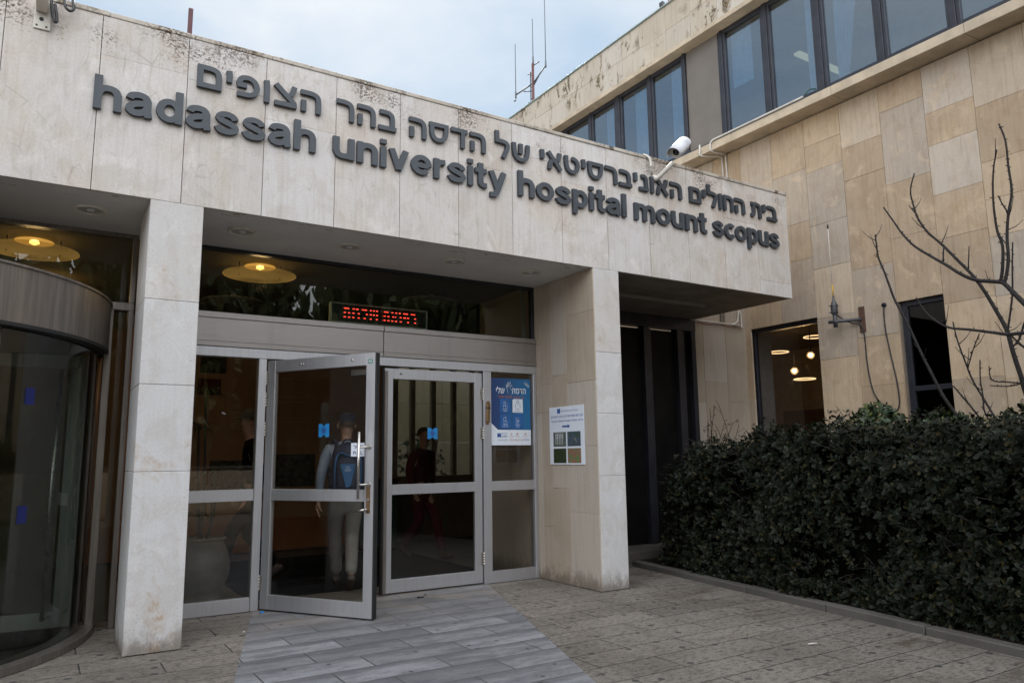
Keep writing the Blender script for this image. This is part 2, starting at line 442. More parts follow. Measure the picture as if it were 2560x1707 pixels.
def planks():
    g = G('grey stone planks')
    v = g.co()
    br = g.n('TexBrick', offset=0.42, offset_frequency=2, squash=1.0)
    g.put(br.inputs['Vector'], g.co((1, 1, 1), loc=(0.15, 0.17, 0), rot=(0, 0, 0)))
    br.inputs['Scale'].default_value = 1.0
    br.inputs['Brick Width'].default_value = 0.68
    br.inputs['Row Height'].default_value = 0.283
    br.inputs['Mortar Size'].default_value = 0.005
    br.inputs['Mortar Smooth'].default_value = 0.3
    br.inputs['Color1'].default_value = (0.155, 0.157, 0.164, 1)
    br.inputs['Color2'].default_value = (0.27, 0.272, 0.282, 1)
    br.inputs['Mortar'].default_value = (0.022, 0.021, 0.02, 1)
    col = br.outputs['Color']
    lo = g.noise(g.co((0.9, 3.0, 1)), 2.0, 6, 0.70, 0.1)
    col = g.mix(g.math('MULTIPLY', g.ramp(lo, 0.42, 0.66), 0.62), col, (0.085, 0.087, 0.095))
    lo2 = g.noise(g.co((1.6, 3.2, 1), loc=(4, 2, 0)), 5.0, 6, 0.72, 0.1)
    col = g.mix(g.math('MULTIPLY', g.ramp(lo2, 0.46, 0.62), 0.5), col, g.mix(1.0, col, (0.58, 0.58, 0.6), 'MULTIPLY'))
    gr = g.noise(v, 75, 5, 0.8)
    col = g.mix(g.math('MULTIPLY', g.ramp(gr, 0.42, 0.7), 0.6), col, g.mix(1.0, col, (0.5, 0.5, 0.5), 'MULTIPLY'))
    fr = g.math('FRACT', g.math('DIVIDE', g.math('ADD', g.sep(g.co(), 'Y'), 0.17), 0.283))
    fr = g.math('ADD', fr, g.math('MULTIPLY', g.math('SUBTRACT', g.noise(g.co((1.3, 4, 1)), 3.0, 5, 0.7), 0.5), 1.1))
    col = g.mix(g.math('MULTIPLY', g.ramp(fr, 0.45, 1.0), 0.62), col, (0.075, 0.076, 0.082))
    yb = g.ramp(g.sep(g.co(), 'Y'), 5.4, 6.6)
    col = g.mix(g.math('MULTIPLY', yb, g.math('MULTIPLY', g.ramp(g.noise(v, 3, 4), 0.3, 0.7), 0.55)), col, (0.24, 0.20, 0.16))
    vo = g.n('TexVoronoi', feature='F1', voronoi_dimensions='2D')
    g.put(vo.inputs['Vector'], g.co((1, 1, 1)))
    vo.inputs['Scale'].default_value = 3.4
    wob = g.math('ADD', vo.outputs['Distance'], g.math('MULTIPLY', g.noise(v, 40, 2), 0.06))
    sel = g.math('GREATER_THAN', g.sep(vo.outputs['Color'], 'X'), 0.6)
    gm = g.math('MULTIPLY', g.ramp(wob, 0.075, 0.09, 1, 0), sel)
    col = g.mix(g.math('MULTIPLY', gm, 0.85), col, (0.03, 0.03, 0.032))
    g.bump(g.math('SUBTRACT', g.math('MULTIPLY', gr, 0.25), br.outputs['Fac']), 0.5, 0.005)
    return g.set(col, 0.6, 0.0, Specular_IOR_Level=0.4)
MT['planks'] = planks()
MT['plaza'] = plain('plaza ground', (0.22, 0.20, 0.175), 0.85, var=0.2, scale=1.5)
MT['kerb'] = stone('kerb stone', (0.12, 0.11, 0.098), (0.09, 0.082, 0.073), None, pits=0.6, streak=0.0, rust=0.3)

def leafmat(name, c1, c2, c3, edge=None, rough=0.42, spec=0.5):
    g = G(name)
    r = g.island()
    r2 = g.math('FRACT', g.math('MULTIPLY', r, 5.77))
    col = g.mix(r, c1, c2)
    col = g.mix(g.ramp(r2, 0.86, 0.95), col, c3)
    if edge is not None:
        at = g.n('Attribute', attribute_name='rim')
        e = g.math('MULTIPLY', g.ramp(at.outputs['Fac'], 0.72, 0.95), g.ramp(g.math('FRACT', g.math('MULTIPLY', r, 3.31)), 0.35, 0.6))
        col = g.mix(g.math('MULTIPLY', e, 0.8), col, edge)
    g.set(col, rough, 0.0, Specular_IOR_Level=spec)
    return g.m
MT['leaf_hedge'] = leafmat('hedge leaf', (0.0035, 0.0056, 0.0025), (0.0085, 0.0125, 0.0055), (0.034, 0.026, 0.009), edge=(0.045, 0.05, 0.03), rough=0.5, spec=0.16)  # greens taken very low, putting corner darkening into the leaf colour
MT['leaf_shrub'] = leafmat('shrub leaf', (0.016, 0.032, 0.012), (0.035, 0.058, 0.020), (0.09, 0.11, 0.02))
MT['leaf_dry'] = leafmat('dry leaf', (0.045, 0.034, 0.022), (0.07, 0.05, 0.03), (0.10, 0.04, 0.03), rough=0.7)
MT['leaf_tree'] = leafmat('tree leaf', (0.030, 0.050, 0.016), (0.055, 0.080, 0.026), (0.09, 0.10, 0.03), rough=0.6)

# ------------------------------------------------------------------ mesh helpers
class MB:
    def __init__(s):
        s.v = []; s.f = []; s.sm = []
    def add(s, verts, faces, smooth=False):
        o = len(s.v)
        s.v.extend([tuple(p) for p in verts])
        s.f.extend([tuple(i+o for i in f) for f in faces])
        s.sm.extend([smooth]*len(faces))
        return s
    def box(s, x0, y0, z0, x1, y1, z1):
        x0, x1 = min(x0, x1), max(x0, x1); y0, y1 = min(y0, y1), max(y0, y1); z0, z1 = min(z0, z1), max(z0, z1)
        return s.add([(x0,y0,z0),(x1,y0,z0),(x1,y1,z0),(x0,y1,z0),(x0,y0,z1),(x1,y0,z1),(x1,y1,z1),(x0,y1,z1)],
                     [(0,3,2,1),(4,5,6,7),(0,1,5,4),(1,2,6,5),(2,3,7,6),(3,0,4,7)])
    def tube(s, pts, r, n=10, caps=True):
        pts = [Vector(p) for p in pts]
        if not isinstance(r, (list, tuple)): r = [r]*len(pts)
        rings = []
        ref = None
        for i, p in enumerate(pts):
            t = (pts[min(i+1, len(pts)-1)] - pts[max(i-1, 0)]).normalized()
            if ref is None:
                ref = Vector((0, 0, 1)) if abs(t.z) < 0.9 else Vector((1, 0, 0))
            a = t.cross(ref).normalized(); b = t.cross(a).normalized()
            ref = -b if False else ref
            rings.append([p + (a*math.cos(2*math.pi*k/n) + b*math.sin(2*math.pi*k/n))*r[i] for k in range(n)])
        vs_ = [q for R in rings for q in R]
        fs = []
        for i in range(len(pts)-1):
            for k in range(n):
                k2 = (k+1) % n
                fs.append((i*n+k, i*n+k2, (i+1)*n+k2, (i+1)*n+k))
        s.add(vs_, fs, True)
        if caps:
            o = len(s.v)-len(vs_)
            s.f.append(tuple(o+k for k in range(n))[::-1]); s.sm.append(False)
            s.f.append(tuple(o+(len(pts)-1)*n+k for k in range(n))); s.sm.append(False)
        return s
    def lathe(s, c, prof, n=32, smooth=True, a0=0.0, a1=2*math.pi):
        full = abs(a1-a0-2*math.pi) < 1e-6
        m = n if full else n+1
        vs_ = []
        for r, z in prof:
            for k in range(m):
                a = a0+(a1-a0)*k/n
                vs_.append((c[0]+r*math.cos(a), c[1]+r*math.sin(a), c[2]+z))
        fs = []
        for i in range(len(prof)-1):
            for k in range(n):
                k2 = (k+1) % m
                fs.append((i*m+k, i*m+k2, (i+1)*m+k2, (i+1)*m+k))
        return s.add(vs_, fs, smooth)
    def disc(s, c, r, n=24, up=True):
        vs_ = [(c[0]+r*math.cos(2*math.pi*k/n), c[1]+r*math.sin(2*math.pi*k/n), c[2]) for k in range(n)]
        return s.add(vs_, [tuple(range(n)) if up else tuple(range(n))[::-1]])
    def prism(s, poly, fn, d0, d1):
        """poly: 2-D outline; fn(u,v,d)->3-D"""
        n = len(poly)
        vs_ = [fn(u, v, d0) for u, v in poly] + [fn(u, v, d1) for u, v in poly]
        fs = [tuple(range(n))[::-1], tuple(range(n, 2*n))]
        for k in range(n):
            fs.append((k, (k+1) % n, n+(k+1) % n, n+k))
        return s.add(vs_, fs)
    def xf(s, mat):
        s.v = [tuple(mat @ Vector(p)) for p in s.v]
        return s

def wloc(o):
    l = Vector((0, 0, 0))
    while o is not None:
        l += o.location; o = o.parent
    return l

def finish_mesh(name, me, mat, parent=None, bevel=0):
    o = bpy.data.objects.new(name, me)
    COL.objects.link(o)
    if mat is not None and len(me.materials) == 0:
        me.materials.append(mat)
    if parent is not None: o.parent = parent
    if bevel:
        b = o.modifiers.new('bevel', 'BEVEL'); b.width = bevel; b.segments = 1; b.limit_method = 'ANGLE'
    return o

def obj(name, mb, mat, parent=None, local=False, bevel=0):
    if isinstance(mat, str): mat = MT[mat]
    off = Vector((0, 0, 0)) if (local or parent is None) else wloc(parent)
    me = bpy.data.meshes.new(name)
    me.from_pydata([(p[0]-off.x, p[1]-off.y, p[2]-off.z) for p in mb.v], [], mb.f)
    me.polygons.foreach_set('use_smooth', mb.sm)
    me.update()
    return finish_mesh(name, me, mat, parent, bevel)

def tag(o, label=None, cat=None, group=None, kind=None):
    if label: o['label'] = label
    if cat: o['category'] = cat
    if group: o['group'] = group
    if kind: o['kind'] = kind
    return o

def thing(name, label, cat, loc=(0, 0, 0), rz=0.0, group=None):
    o = bpy.data.objects.new(name, None)
    o.empty_display_size = 0.2
    COL.objects.link(o)
    o.location = loc; o.rotation_euler = (0, 0, rz)
    return tag(o, label, cat, group)

def copy_tree(o, parent=None):
    c = o.copy(); COL.objects.link(c)
    if parent is not None: c.parent = parent
    for ch in [x for x in bpy.data.objects if x.parent == o]:
        copy_tree(ch, c)
    return c

# text ------------------------------------------------------------------
_tx = {}
def glyphs(s, offset=0.0, res=3):
    """mesh verts/faces for a string in the builtin face, depth 0..1, size 1"""
    k = (s, offset)
    if k in _tx: return _tx[k]
    c = bpy.data.curves.new('lettering', 'FONT')
    c.body = s; c.offset = offset; c.extrude = 0.5; c.resolution_u = res
    o = bpy.data.objects.new('lettering', c)
    COL.objects.link(o)
    dg = bpy.context.evaluated_depsgraph_get()
    me = bpy.data.meshes.new_from_object(o.evaluated_get(dg))
    v = np.array([x.co for x in me.vertices]) if len(me.vertices) else np.zeros((0, 3))
    f = [tuple(p.vertices) for p in me.polygons]
    bpy.data.objects.remove(o); bpy.data.curves.remove(c); bpy.data.meshes.remove(me)
    if len(v): v[:, 2] += 0.5
    _tx[k] = (v, f)
    return _tx[k]

HEB = lambda s: any('\u0590' <= ch <= '\u05ff' for ch in s)
def flip(s):
    return s[::-1] if HEB(s) else s

def text_into(mb, s, fn, u0, v0, width=None, height=None, depth=(0, 0.002), offset=0.0, center=True):
    """flat line of text: fn(u,v,d)->3-D; (u0,v0) = centre of the baseline if center"""
    v, f = glyphs(flip(s), offset)
    if len(v) == 0: return
    lo, hi = v.min(0), v.max(0)
    sx = sy = None
    if height: sy = height/(hi[1]-lo[1])
    if width: sx = width/(hi[0]-lo[0])
    sx = sx or sy; sy = sy or sx
    ux = (v[:, 0]-lo[0])*sx
    if center: ux = ux-(hi[0]-lo[0])*sx/2
    vy = (v[:, 1]-lo[1])*sy
    mb.add([fn(u0+a, v0+b, depth[0]+(depth[1]-depth[0])*c) for a, b, c in zip(ux, vy, v[:, 2])], f)

# ------------------------------------------------------------------ main dimensions
YF, YG, YB, XR = 5.81, 6.88, 7.48, 8.85
ZS, ZT = 3.17, 4.49
FX1 = 7.78
WX = 4.645

# ------------------------------------------------------------------ ground
def sheet(name, poly, z, mat):
    mb = MB().add([(x, y, z) for x, y in poly], [tuple(range(len(poly)))])
    return tag(obj(name, mb, mat), kind='structure')
sheet('ground', [(-150, -150), (150, -150), (150, 150), (-150, 150)], -0.012, 'plaza')
def kx(y): return 5.31+(y-2.47)*(5.94-5.31)/(6.51-2.47)     # kerb line
sheet('pavement', [(-9, -2.5), (kx(-2.5), -2.5), (kx(7.3), 7.3), (kx(7.3), 7.42), (-9, 7.42)], -0.004, 'paving')
sheet('path', [(-0.85, -2.5), (-0.55, -1.0), (1.06, 4.76), (1.66, 6.86), (4.0, 6.86), (3.10, 4.40), (1.15, -0.9), (0.6, -2.5)], 0.0, 'planks')
mb = MB()
ys = [-2.0, -0.6, 0.9, 2.05, 3.15, 4.05, 5.0, 5.9, 6.95]
for a, b in zip(ys[:-1], ys[1:]):
    zt = 0.058+random.uniform(-0.006, 0.006)
    g_ = 0.004
    mb.add([(kx(a), a+g_, -0.02), (kx(a)+0.11, a+g_, -0.02), (kx(b)+0.11, b-g_, -0.02), (kx(b), b-g_, -0.02),
            (kx(a), a+g_, zt), (kx(a)+0.11, a+g_, zt), (kx(b)+0.11, b-g_, zt), (kx(b), b-g_, zt)],
           [(0,3,2,1),(4,5,6,7),(0,1,5,4),(1,2,6,5),(2,3,7,6),(3,0,4,7)])
tag(obj('kerb', mb, 'kerb', bevel=0.008), kind='structure')
sheet('planting_bed', [(kx(-2)+0.15, -2), (8.84, -2), (8.84, 7.1), (kx(7.1)+0.15, 7.1)], 0.045, 'soil')
sheet('floor', [(-5, YG-0.02), (WX+1.6, YG-0.02), (WX+1.6, 11.05), (-5, 11.05)], 0.002, 'lobby_floor')

# ------------------------------------------------------------------ entrance building
eb = thing('entrance_building', 'pale limestone entrance wing with deep flat canopy, two square pillars and glazed lobby', 'building', (0, YF, 0))
# fascia slabs
mb = MB()
xs = [-6.2, -5.6, -5.0, -4.4, -3.8, -3.2, -2.6, -2.0, -1.4, -0.98, -0.395] + [0.187+0.5845*i for i in range(14)]
xs[-1] = FX1
G2 = 0.0022
for i, (a, b) in enumerate(zip(xs[:-1], xs[1:])):
    cuts = [ZS, ZT]
    if i >= 11 and i != 23:
        cuts = [ZS, random.choice([3.98, 4.16, 4.02, 4.19]), ZT]
    if i == 23: cuts = [ZS, 3.345, 4.10, ZT]
    for z0, z1 in zip(cuts[:-1], cuts[1:]):
        gz = 0.0004
        mb.box(a+G2, YF+random.uniform(-0.0015, 0.0015), z0+(gz if z0 > ZS else 0), b-G2, YF+0.035, z1-(gz if z1 < ZT else 0))
obj('fascia', mb, 'stone_white', eb, bevel=0.0014)
obj('fascia_backing', MB().box(-6.2, YF+0.032, ZS+0.004, FX1-0.003, YF+0.16, ZT-0.002), 'joint', eb)
mb = MB()
x = -6.2
for i in range(24):
    x2 = min(FX1+0.01, x+0.5845)
    mb.box(x+0.001, YF-0.008+random.uniform(-0.003, 0.003), ZT+0.002, x2-0.001, YF+0.22, ZT+0.042+random.uniform(-0.003, 0.003))
    x = x2
obj('coping', mb, 'stone_cope', eb, bevel=0.006)
obj('roof', MB().box(-6.2, YF+0.16, 4.02, FX1-0.02, 11.3, 4.12), plain('pale roof gravel', (0.55, 0.51, 0.45), 0.9), eb)
obj('rear_wall', MB().box(-6.2, 11.2, 3.321, FX1-0.02, 11.3, 4.019), 'lobby_wall', eb)
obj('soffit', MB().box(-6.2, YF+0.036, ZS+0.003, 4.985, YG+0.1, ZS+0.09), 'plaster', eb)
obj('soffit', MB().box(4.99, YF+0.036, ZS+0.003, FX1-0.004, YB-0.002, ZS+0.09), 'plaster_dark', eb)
obj('canopy_end', MB().box(FX1-0.03, YF+0.17, ZS+0.1, FX1-0.002, YB-0.004, ZT), 'stone_white', eb)
# pillars
def pillar(x0, x1, y1, zs, mat='stone_pillar'):
    mb = MB()
    for a, b in zip(zs[:-1], zs[1:]):
        mb.box(x0, YF+random.uniform(-.001, .001), a+0.001, x1, y1, b-0.001)
    return obj('pillar', mb, mat, eb, bevel=0.003)
pillar(0.572, 0.935, YF+0.60, [0, 1.21, 1.82, 2.433, ZS])
mb_zs = [0, 1.085, 1.695, 2.31, ZS]
pillar(WX+0.012, 4.985, YF+0.30, mb_zs)
# side wall (facing the doors): irregular upright slabs
mb = MB()
cols = [(YF+0.004, 6.29, [0, 0.72, 1.38, 2.03, 2.74, ZS]), (6.29, 6.58, [0, 0.95, 1.46, 2.13, ZS]), (6.58, 6.765, [0, 0.55, 1.75, 2.055, 2.94, ZS]), (6.765, 8.12, [0, 0.9, 1.75, 2.5, ZS+0.04])]
for a, b, zs in cols:
    for z0, z1 in zip(zs[:-1], zs[1:]):
        mb.box(WX+random.uniform(-.001, .001), a+0.0012, z0+0.0008, WX+0.03, b-0.0012, z1-0.0008)
obj('side_wall', mb, 'stone_inner', eb, bevel=0.002)
obj('wall_core', MB().box(WX+0.029, YF+0.302, 0, 4.98, 8.118, ZS+0.04), 'joint', eb)
# back wall beyond the canopy, right of the dark panels
mb = MB()
bc = [(7.785, 7.955, [0, 0.6, 1.42, 2.0, 3.2, 4.45]), (7.955, 8.42, [0, 0.62, 1.32, 2.30, 3.16, 4.45]), (8.42, XR+0.05, [0, 0.8, 2.02, 3.16, 4.45])]
for a, b, zs in bc:
    for z0, z1 in zip(zs[:-1], zs[1:]):
        mb.box(a+0.0018, YB+random.uniform(-.001, .001), z0+0.001, b-0.0018, YB+0.03, z1-0.001)
obj('back_wall', mb, 'stone_inner', eb, bevel=0.002)
obj('wall_core', MB().box(7.79, YB+0.029, 0, XR+0.04, YB+0.25, 4.44), 'joint', eb)
# dark recessed panels between pillar and back wall
obj('step', MB().box(4.99, 7.02, -0.01, 7.78, YB+0.3, 0.14), 'kerb', eb, bevel=0.006)
xx = 5.0
pw = 0.62
mb = MB()
while xx < 7.7:
    x1 = min(xx+pw, 7.78)
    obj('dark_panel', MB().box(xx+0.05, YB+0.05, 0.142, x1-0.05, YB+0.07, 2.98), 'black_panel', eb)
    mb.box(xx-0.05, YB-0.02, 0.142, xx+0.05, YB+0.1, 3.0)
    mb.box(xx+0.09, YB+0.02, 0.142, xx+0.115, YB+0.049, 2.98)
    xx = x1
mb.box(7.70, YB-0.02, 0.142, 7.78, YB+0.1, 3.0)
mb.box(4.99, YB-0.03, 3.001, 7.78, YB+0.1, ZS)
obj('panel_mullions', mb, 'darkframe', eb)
# lobby shell
mb = MB()
mb.box(-5.1, 11.05, 0, 4.75, 11.2, 3.3).box(4.75, 11.05, 0, 6.4, 11.2, 1.0).box(4.75, 11.05, 2.75, 6.4, 11.2, 3.3)
for x_ in (4.75, 5.05, 5.42, 5.80, 6.16, 6.34): mb.box(x_, 11.06, 1.0, x_+0.07, 11.15, 2.75)
mb.box(-5.2, YG+0.1, 0, -5.0, 11.049, 3.3)
mb.box(6.3, 8.12, 0, 6.45, 11.049, 3.3)
mb.box(4.99, 8.119, 0, 6.299, 8.2, 3.3)
obj('lobby_wall', mb, 'lobby_wall', eb)
obj('lobby_ceiling', MB().box(-5.1, YG+0.102, 3.23, 6.45, 11.2, 3.32), 'lobby_ceiling', eb)
# aluminium screen: head, posts, transom panels
mb = MB()
fx0, fx1 = 0.62, WX-0.004
mb.box(fx0, YG-0.02, 2.185, fx1, YG+0.07, 2.27)                # head
mb.box(1.635, YG-0.02, 0.0, 1.705, YG+0.07, 2.184)             # post by the hinges
mb.box(3.965, YG-0.02, 0.0, 4.06, YG+0.07, 2.184)              # post right of the doors
mb.box(4.60, YG-0.02, 0.0, fx1, YG+0.07, 2.184)                # wall jamb
obj('door_frame', mb, 'alu', eb, bevel=0.003)
mb = MB()
for a, b in ((fx0, 2.823), (2.829, fx1)):
    mb.box(a, YG-0.032, 2.272, b, YG+0.06, 2.315)
    mb.box(a, YG-0.024, 2.3165, b, YG+0.06, 2.522)
    mb.box(a, YG-0.036, 2.5235, b, YG+0.06, 2.575)
obj('transom_panel', mb, 'panel', eb, bevel=0.002)
tw = obj('transom_window', MB().box(fx0, YG+0.0, 2.576, fx0+0.03, YG+0.06, ZS+0.001).box(fx1-0.035, YG+0.0, 2.576, fx1, YG+0.06, ZS+0.001).box(fx0+0.03, YG, ZS-0.028, fx1-0.035, YG+0.06, ZS+0.001), 'darkframe', eb)
obj('pane', MB().box(fx0+0.03, YG+0.02, 2.576, 2.823, YG+0.03, ZS-0.028), 'glass_green', tw)
obj('pane', MB().box(2.829, YG+0.02, 2.576, fx1-0.035, YG+0.03, ZS-0.028), 'glass_green', tw)
obj('cover_strip', MB().box(fx1-0.115, YG+0.075, 2.58, fx1-0.075, YG+0.10, ZS), 'alu', tw)
# fixed side lights
def fixed(name, x0, x1, label=None, z1=2.184):
    fr = MB()
    fr.box(x0, YG-0.012, 0.0, x1, YG+0.06, 0.115)
    fr.box(x0, YG-0.012, 0.93, x1, YG+0.06, 1.03)
    fr.box(x0, YG+0.03, 0.115, x0+0.004, YG+0.06, 0.93)
    o = obj(name, fr, 'alu', eb, bevel=0.003)
    obj('pane', MB().box(x0, YG+0.02, 1.03, x1, YG+0.03, z1), 'glass', o)
    obj('pane', MB().box(x0, YG+0.02, 0.115, x1, YG+0.03, 0.93), 'glass', o)
    return o
fixed('window', fx0+0.3, 1.634)
fixed('window', 4.061, 4.599)
# left bay: narrow light beside the pillar, transom over the revolving door
mb = MB()
mb.box(0.40, YG-0.03, 0.0, 0.455, YG+0.06, 2.52)
mb.box(0.560, YG-0.03, 0.0, 0.60, YG+0.06, 2.52)
mb.box(-5.0, YG-0.03, 2.52, 0.60, YG+0.06, 2.585)
mb.box(0.565, YG-0.03, 2.586, 0.60, YG+0.06, ZS)
mb.box(-5.0, YG-0.03, ZS-0.03, 0.564, YG+0.06, ZS+0.001)
o = obj('window', mb, 'alu_dark', eb, bevel=0.003)
obj('pane', MB().box(0.455, YG+0.015, 0.05, 0.56, YG+0.025, 2.52), 'glass_green', o)
obj('pane', MB().box(-5.0, YG+0.015, 2.585, 0.565, YG+0.025, ZS-0.03), 'glass_green', o)
obj('pane', MB().box(-5.0, YG+0.015, 0.05, -3.1, YG+0.025, 2.52), 'glass_green', o)

# ------------------------------------------------------------------ hinged glass doors
def emblem(mb, cx, cz, s, fn, d0=0.0, d1=0.002):
    h = s/2
    P = [(-h, -h), (-0.18*s, -h), (0, -0.28*s), (0.18*s, -h), (h, -h), (h, h), (0.18*s, h), (0, 0.28*s), (-0.18*s, h), (-h, h)]
    mb.prism([(cx+a, cz+b) for a, b in P], fn, d0, d1)

def door_leaf(name, label, w_, loc, ang, mirror, opened):
    """local x runs from the hinge to the free edge; outer face = -y"""
    t = thing(name, label, 'glass door', loc, ang)
    sgn = -1 if mirror else 1
    X = lambda x: sgn*x
    def B(mb, x0, y0, z0, x1, y1, z1): mb.box(X(x0), y0, z0, X(x1), y1, z1)
    H = 2.165
    f = MB()
    B(f, 0.0, 0.0, 0.012, 0.088, 0.045, H)
    B(f, w_-0.088, 0.0, 0.012, w_, 0.045, H)
    B(f, 0.0885, 0.001, H-0.105, w_-0.0885, 0.044, H)
    B(f, 0.0885, 0.001, 0.93, w_-0.0885, 0.044, 1.028)
    B(f, 0.0885, 0.001, 0.012, w_-0.0885, 0.044, 0.135)
    obj('frame', f, 'alu', t, local=True, bevel=0.003)
    p = MB(); B(p, 0.088, 0.018, 1.028, w_-0.088, 0.026, H-0.105)
    obj('pane', p, 'glass', t, local=True)
    p = MB(); B(p, 0.088, 0.018, 0.135, w_-0.088, 0.026, 0.93)
    obj('pane', p, 'glass', t, local=True)
    e = MB(); B(e, w_, 0.006, 0.012, w_+0.014, 0.05, H-0.002); B(e, 0.09, 0.045, 0.005, w_-0.002, 0.05, 0.05)
    obj('seal', e, 'black', t, local=True)
    for z in ((2.01, 1.815, 1.55, 0.23) if opened else (1.94, 1.53, 0.25)):
        hg = MB()
        for k in range(5):
            hg.tube([(X(-0.012), -0.006, z-0.065+k*0.0262), (X(-0.012), -0.006, z-0.041+k*0.0262)], 0.0125, 10)
        B(hg, -0.028, -0.003, z-0.06, 0.02, 0.0, z+0.06)
        obj('hinge', hg, 'steel', t, local=True)
    fn = lambda u, v, d: (u, -0.001-d, v)
    # emblem on the glass
    em = MB()
    cx = 0.635 if opened else -(w_-0.53)
    gfn = lambda u, v, d: (u, 0.0175-d, v)
    emblem(em, cx, 1.525, 0.112, gfn, 0.0, 0.0012)
    st = obj('sticker', em, 'sticker_blue', t, local=True)
    hx = MB(); hx.prism([(cx+0.026*math.cos(a*math.pi/3), 1.525+0.03*math.sin(a*math.pi/3)) for a in range(6)], gfn, 0.0013, 0.0022)
    obj('printing', hx, 'print_blue', st, local=True)
    sc_ = MB()
    for x in ((0.375, 0.40, w_-0.235) if opened else (w_-0.17,)):
        y_ = -0.001
        sc_.add([(X(x)+0.012*math.cos(k*math.pi/6), y_, H-0.052+0.012*math.sin(k*math.pi/6)) for k in range(12)] +
                [(X(x)+0.007*math.cos(k*math.pi/6), y_-0.006, H-0.052+0.007*math.sin(k*math.pi/6)) for k in range(12)],
                [tuple(range(12, 24))]+[(k, (k+1) % 12, 12+(k+1) % 12, 12+k) for k in range(12)])
    obj('screw', sc_, 'steel', t, local=True)
    if opened:
        b = MB().tube([(w_-0.105, -0.062, 0.955), (w_-0.105, -0.062, 1.50)], 0.012, 12)
        hd = obj('handle', b, 'steel', t, local=True)
        b = MB()
        for z in (1.07, 1.375):
            b.tube([(w_-0.105, -0.062, z), (w_-0.06, -0.03, z), (w_-0.042, 0.0, z)], 0.009, 8)
            b.tube([(w_-0.042, 0.001, z), (w_-0.042, -0.012, z)], 0.018, 12)
        obj('standoff', b, 'steel', hd, local=True)
        pl = obj('lock_plate', MB().box(w_-0.066, -0.006, 0.838, w_-0.028, 0.001, 1.06), 'brass', t, local=True, bevel=0.002)
        obj('keyhole', MB().tube([(w_-0.047, -0.006, 0.945), (w_-0.047, -0.016, 0.945)], 0.014, 12), 'steel', pl, local=True)
        lv = MB().tube([(w_-0.047, -0.005, 0.868), (w_-0.047, -0.05, 0.868)], 0.011, 10)
        lv.tube([(w_-0.047, -0.05, 0.868), (w_-0.08, -0.056, 0.866), (w_-0.165, -0.052, 0.848)], [0.011, 0.010, 0.008], 10)
        obj('lever', lv, 'steel', pl, local=True)
        # number tag
        tg = obj('number_tag', MB().box(w_-0.066, -0.0025, 2.075, w_-0.024, 0.0, 2.11), 'green_tag', t, local=True)
        tm = MB(); text_into(tm, '42', fn, w_-0.045, 2.081, width=0.034, height=0.024, depth=(0.0016, 0.0026), offset=0.01)
        obj('numerals', tm, 'paper', tg, local=True)
        # PULL sticker on the glass
        s_ = obj('pull_sticker', MB().box(0.925, 0.0155, 1.30, 1.062, 0.0178, 1.412), 'paper', t, local=True)
        pfn = lambda u, v, d: (u, 0.0154-d, v)
        tm = MB(); text_into(tm, 'משוך', pfn, 0.998, 1.362, width=0.098, height=0.032, depth=(0, 0.0008), offset=0.012)
        text_into(tm, 'PULL', pfn, 0.996, 1.314, width=0.096, height=0.030, depth=(0, 0.0008), offset=0.008)
        obj('printing', tm, 'print_navy', s_, local=True)
        obj('door_closer', MB().box(0.885, 0.046, 1.985, 1.065, 0.10, 2.035), 'steel', t, local=True, bevel=0.004)
    else:
        obj('meeting_strip', MB().box(X(w_+0.002), -0.012, 0.012, X(w_-0.03), -0.001, H-0.03), 'alu_dark', t, local=True)
    return t
dx, dy = 2.36-1.715, 5.88-6.865
door_leaf('glass_door', 'open glass door in a grey metal frame with long steel pull bar and white PULL sticker', 1.165, (1.715, YG-0.014, 0), math.atan2(dy, dx), False, True)
door_leaf('glass_door', 'closed glass door in a grey metal frame between the open door and the blue poster', 1.10, (3.955, YG, 0), 0.0, True, False)

# ------------------------------------------------------------------ revolving door
RC = (-1.31, 7.0)
rd = thing('revolving_door', 'dark metal revolving door drum with curved glass at the left pillar', 'revolving door', (RC[0], RC[1], 0))
RR = 1.75
A0, A1 = R_(-52), R_(2)
def ringpart(name, r0_, r1_, z0, z1, mat, a0=R_(-180), a1=R_(4), n=72, parent=rd):
    mb = MB().lathe((RC[0], RC[1], 0), [(r1_, z0), (r1_, z1), (r0_, z1), (r0_, z0), (r1_, z0)], n, True, a0, a1)
    o = obj(name, mb, mat, parent)
    return o
def sharp(o):
    m = o.modifiers.new('edges', 'EDGE_SPLIT'); m.split_angle = R_(40); return o
sharp(ringpart('drum_band', RR-0.12, RR, 2.17, 2.535, 'alu_dark'))
sharp(ringpart('drum_lip', RR-0.14, RR+0.004, 2.145, 2.169, 'black'))
sharp(ringpart('drum_lip', RR-0.10, RR+0.012, 2.536, 2.552, 'alu_dark'))
sharp(ringpart('base_curb', RR-0.17, RR+0.03, 0.0, 0.045, 'alu_dark', R_(-56), R_(4)))
sharp(ringpart('curved_glass', RR-0.075, RR-0.065, 0.046, 2.144, 'glass_curved', A0, A1))
mb = MB()
for a in (A0, A1):
    for rr_ in (RR-0.07,):
        mb.tube([(RC[0]+rr_*math.cos(a), RC[1]+rr_*math.sin(a), 0.046), (RC[0]+rr_*math.cos(a), RC[1]+rr_*math.sin(a), 2.144)], 0.03, 10)
obj('post', mb, 'alu_dark', rd)
obj('drum_ceiling', MB().lathe((RC[0], RC[1], 2.20), [(RR-0.13, 0), (0.001, 0)], 48, False), 'black', rd)
obj('drum_floor', MB().lathe((RC[0], RC[1], 0.008), [(RR-0.18, 0), (0.001, 0)], 48, False), 'mat', rd)
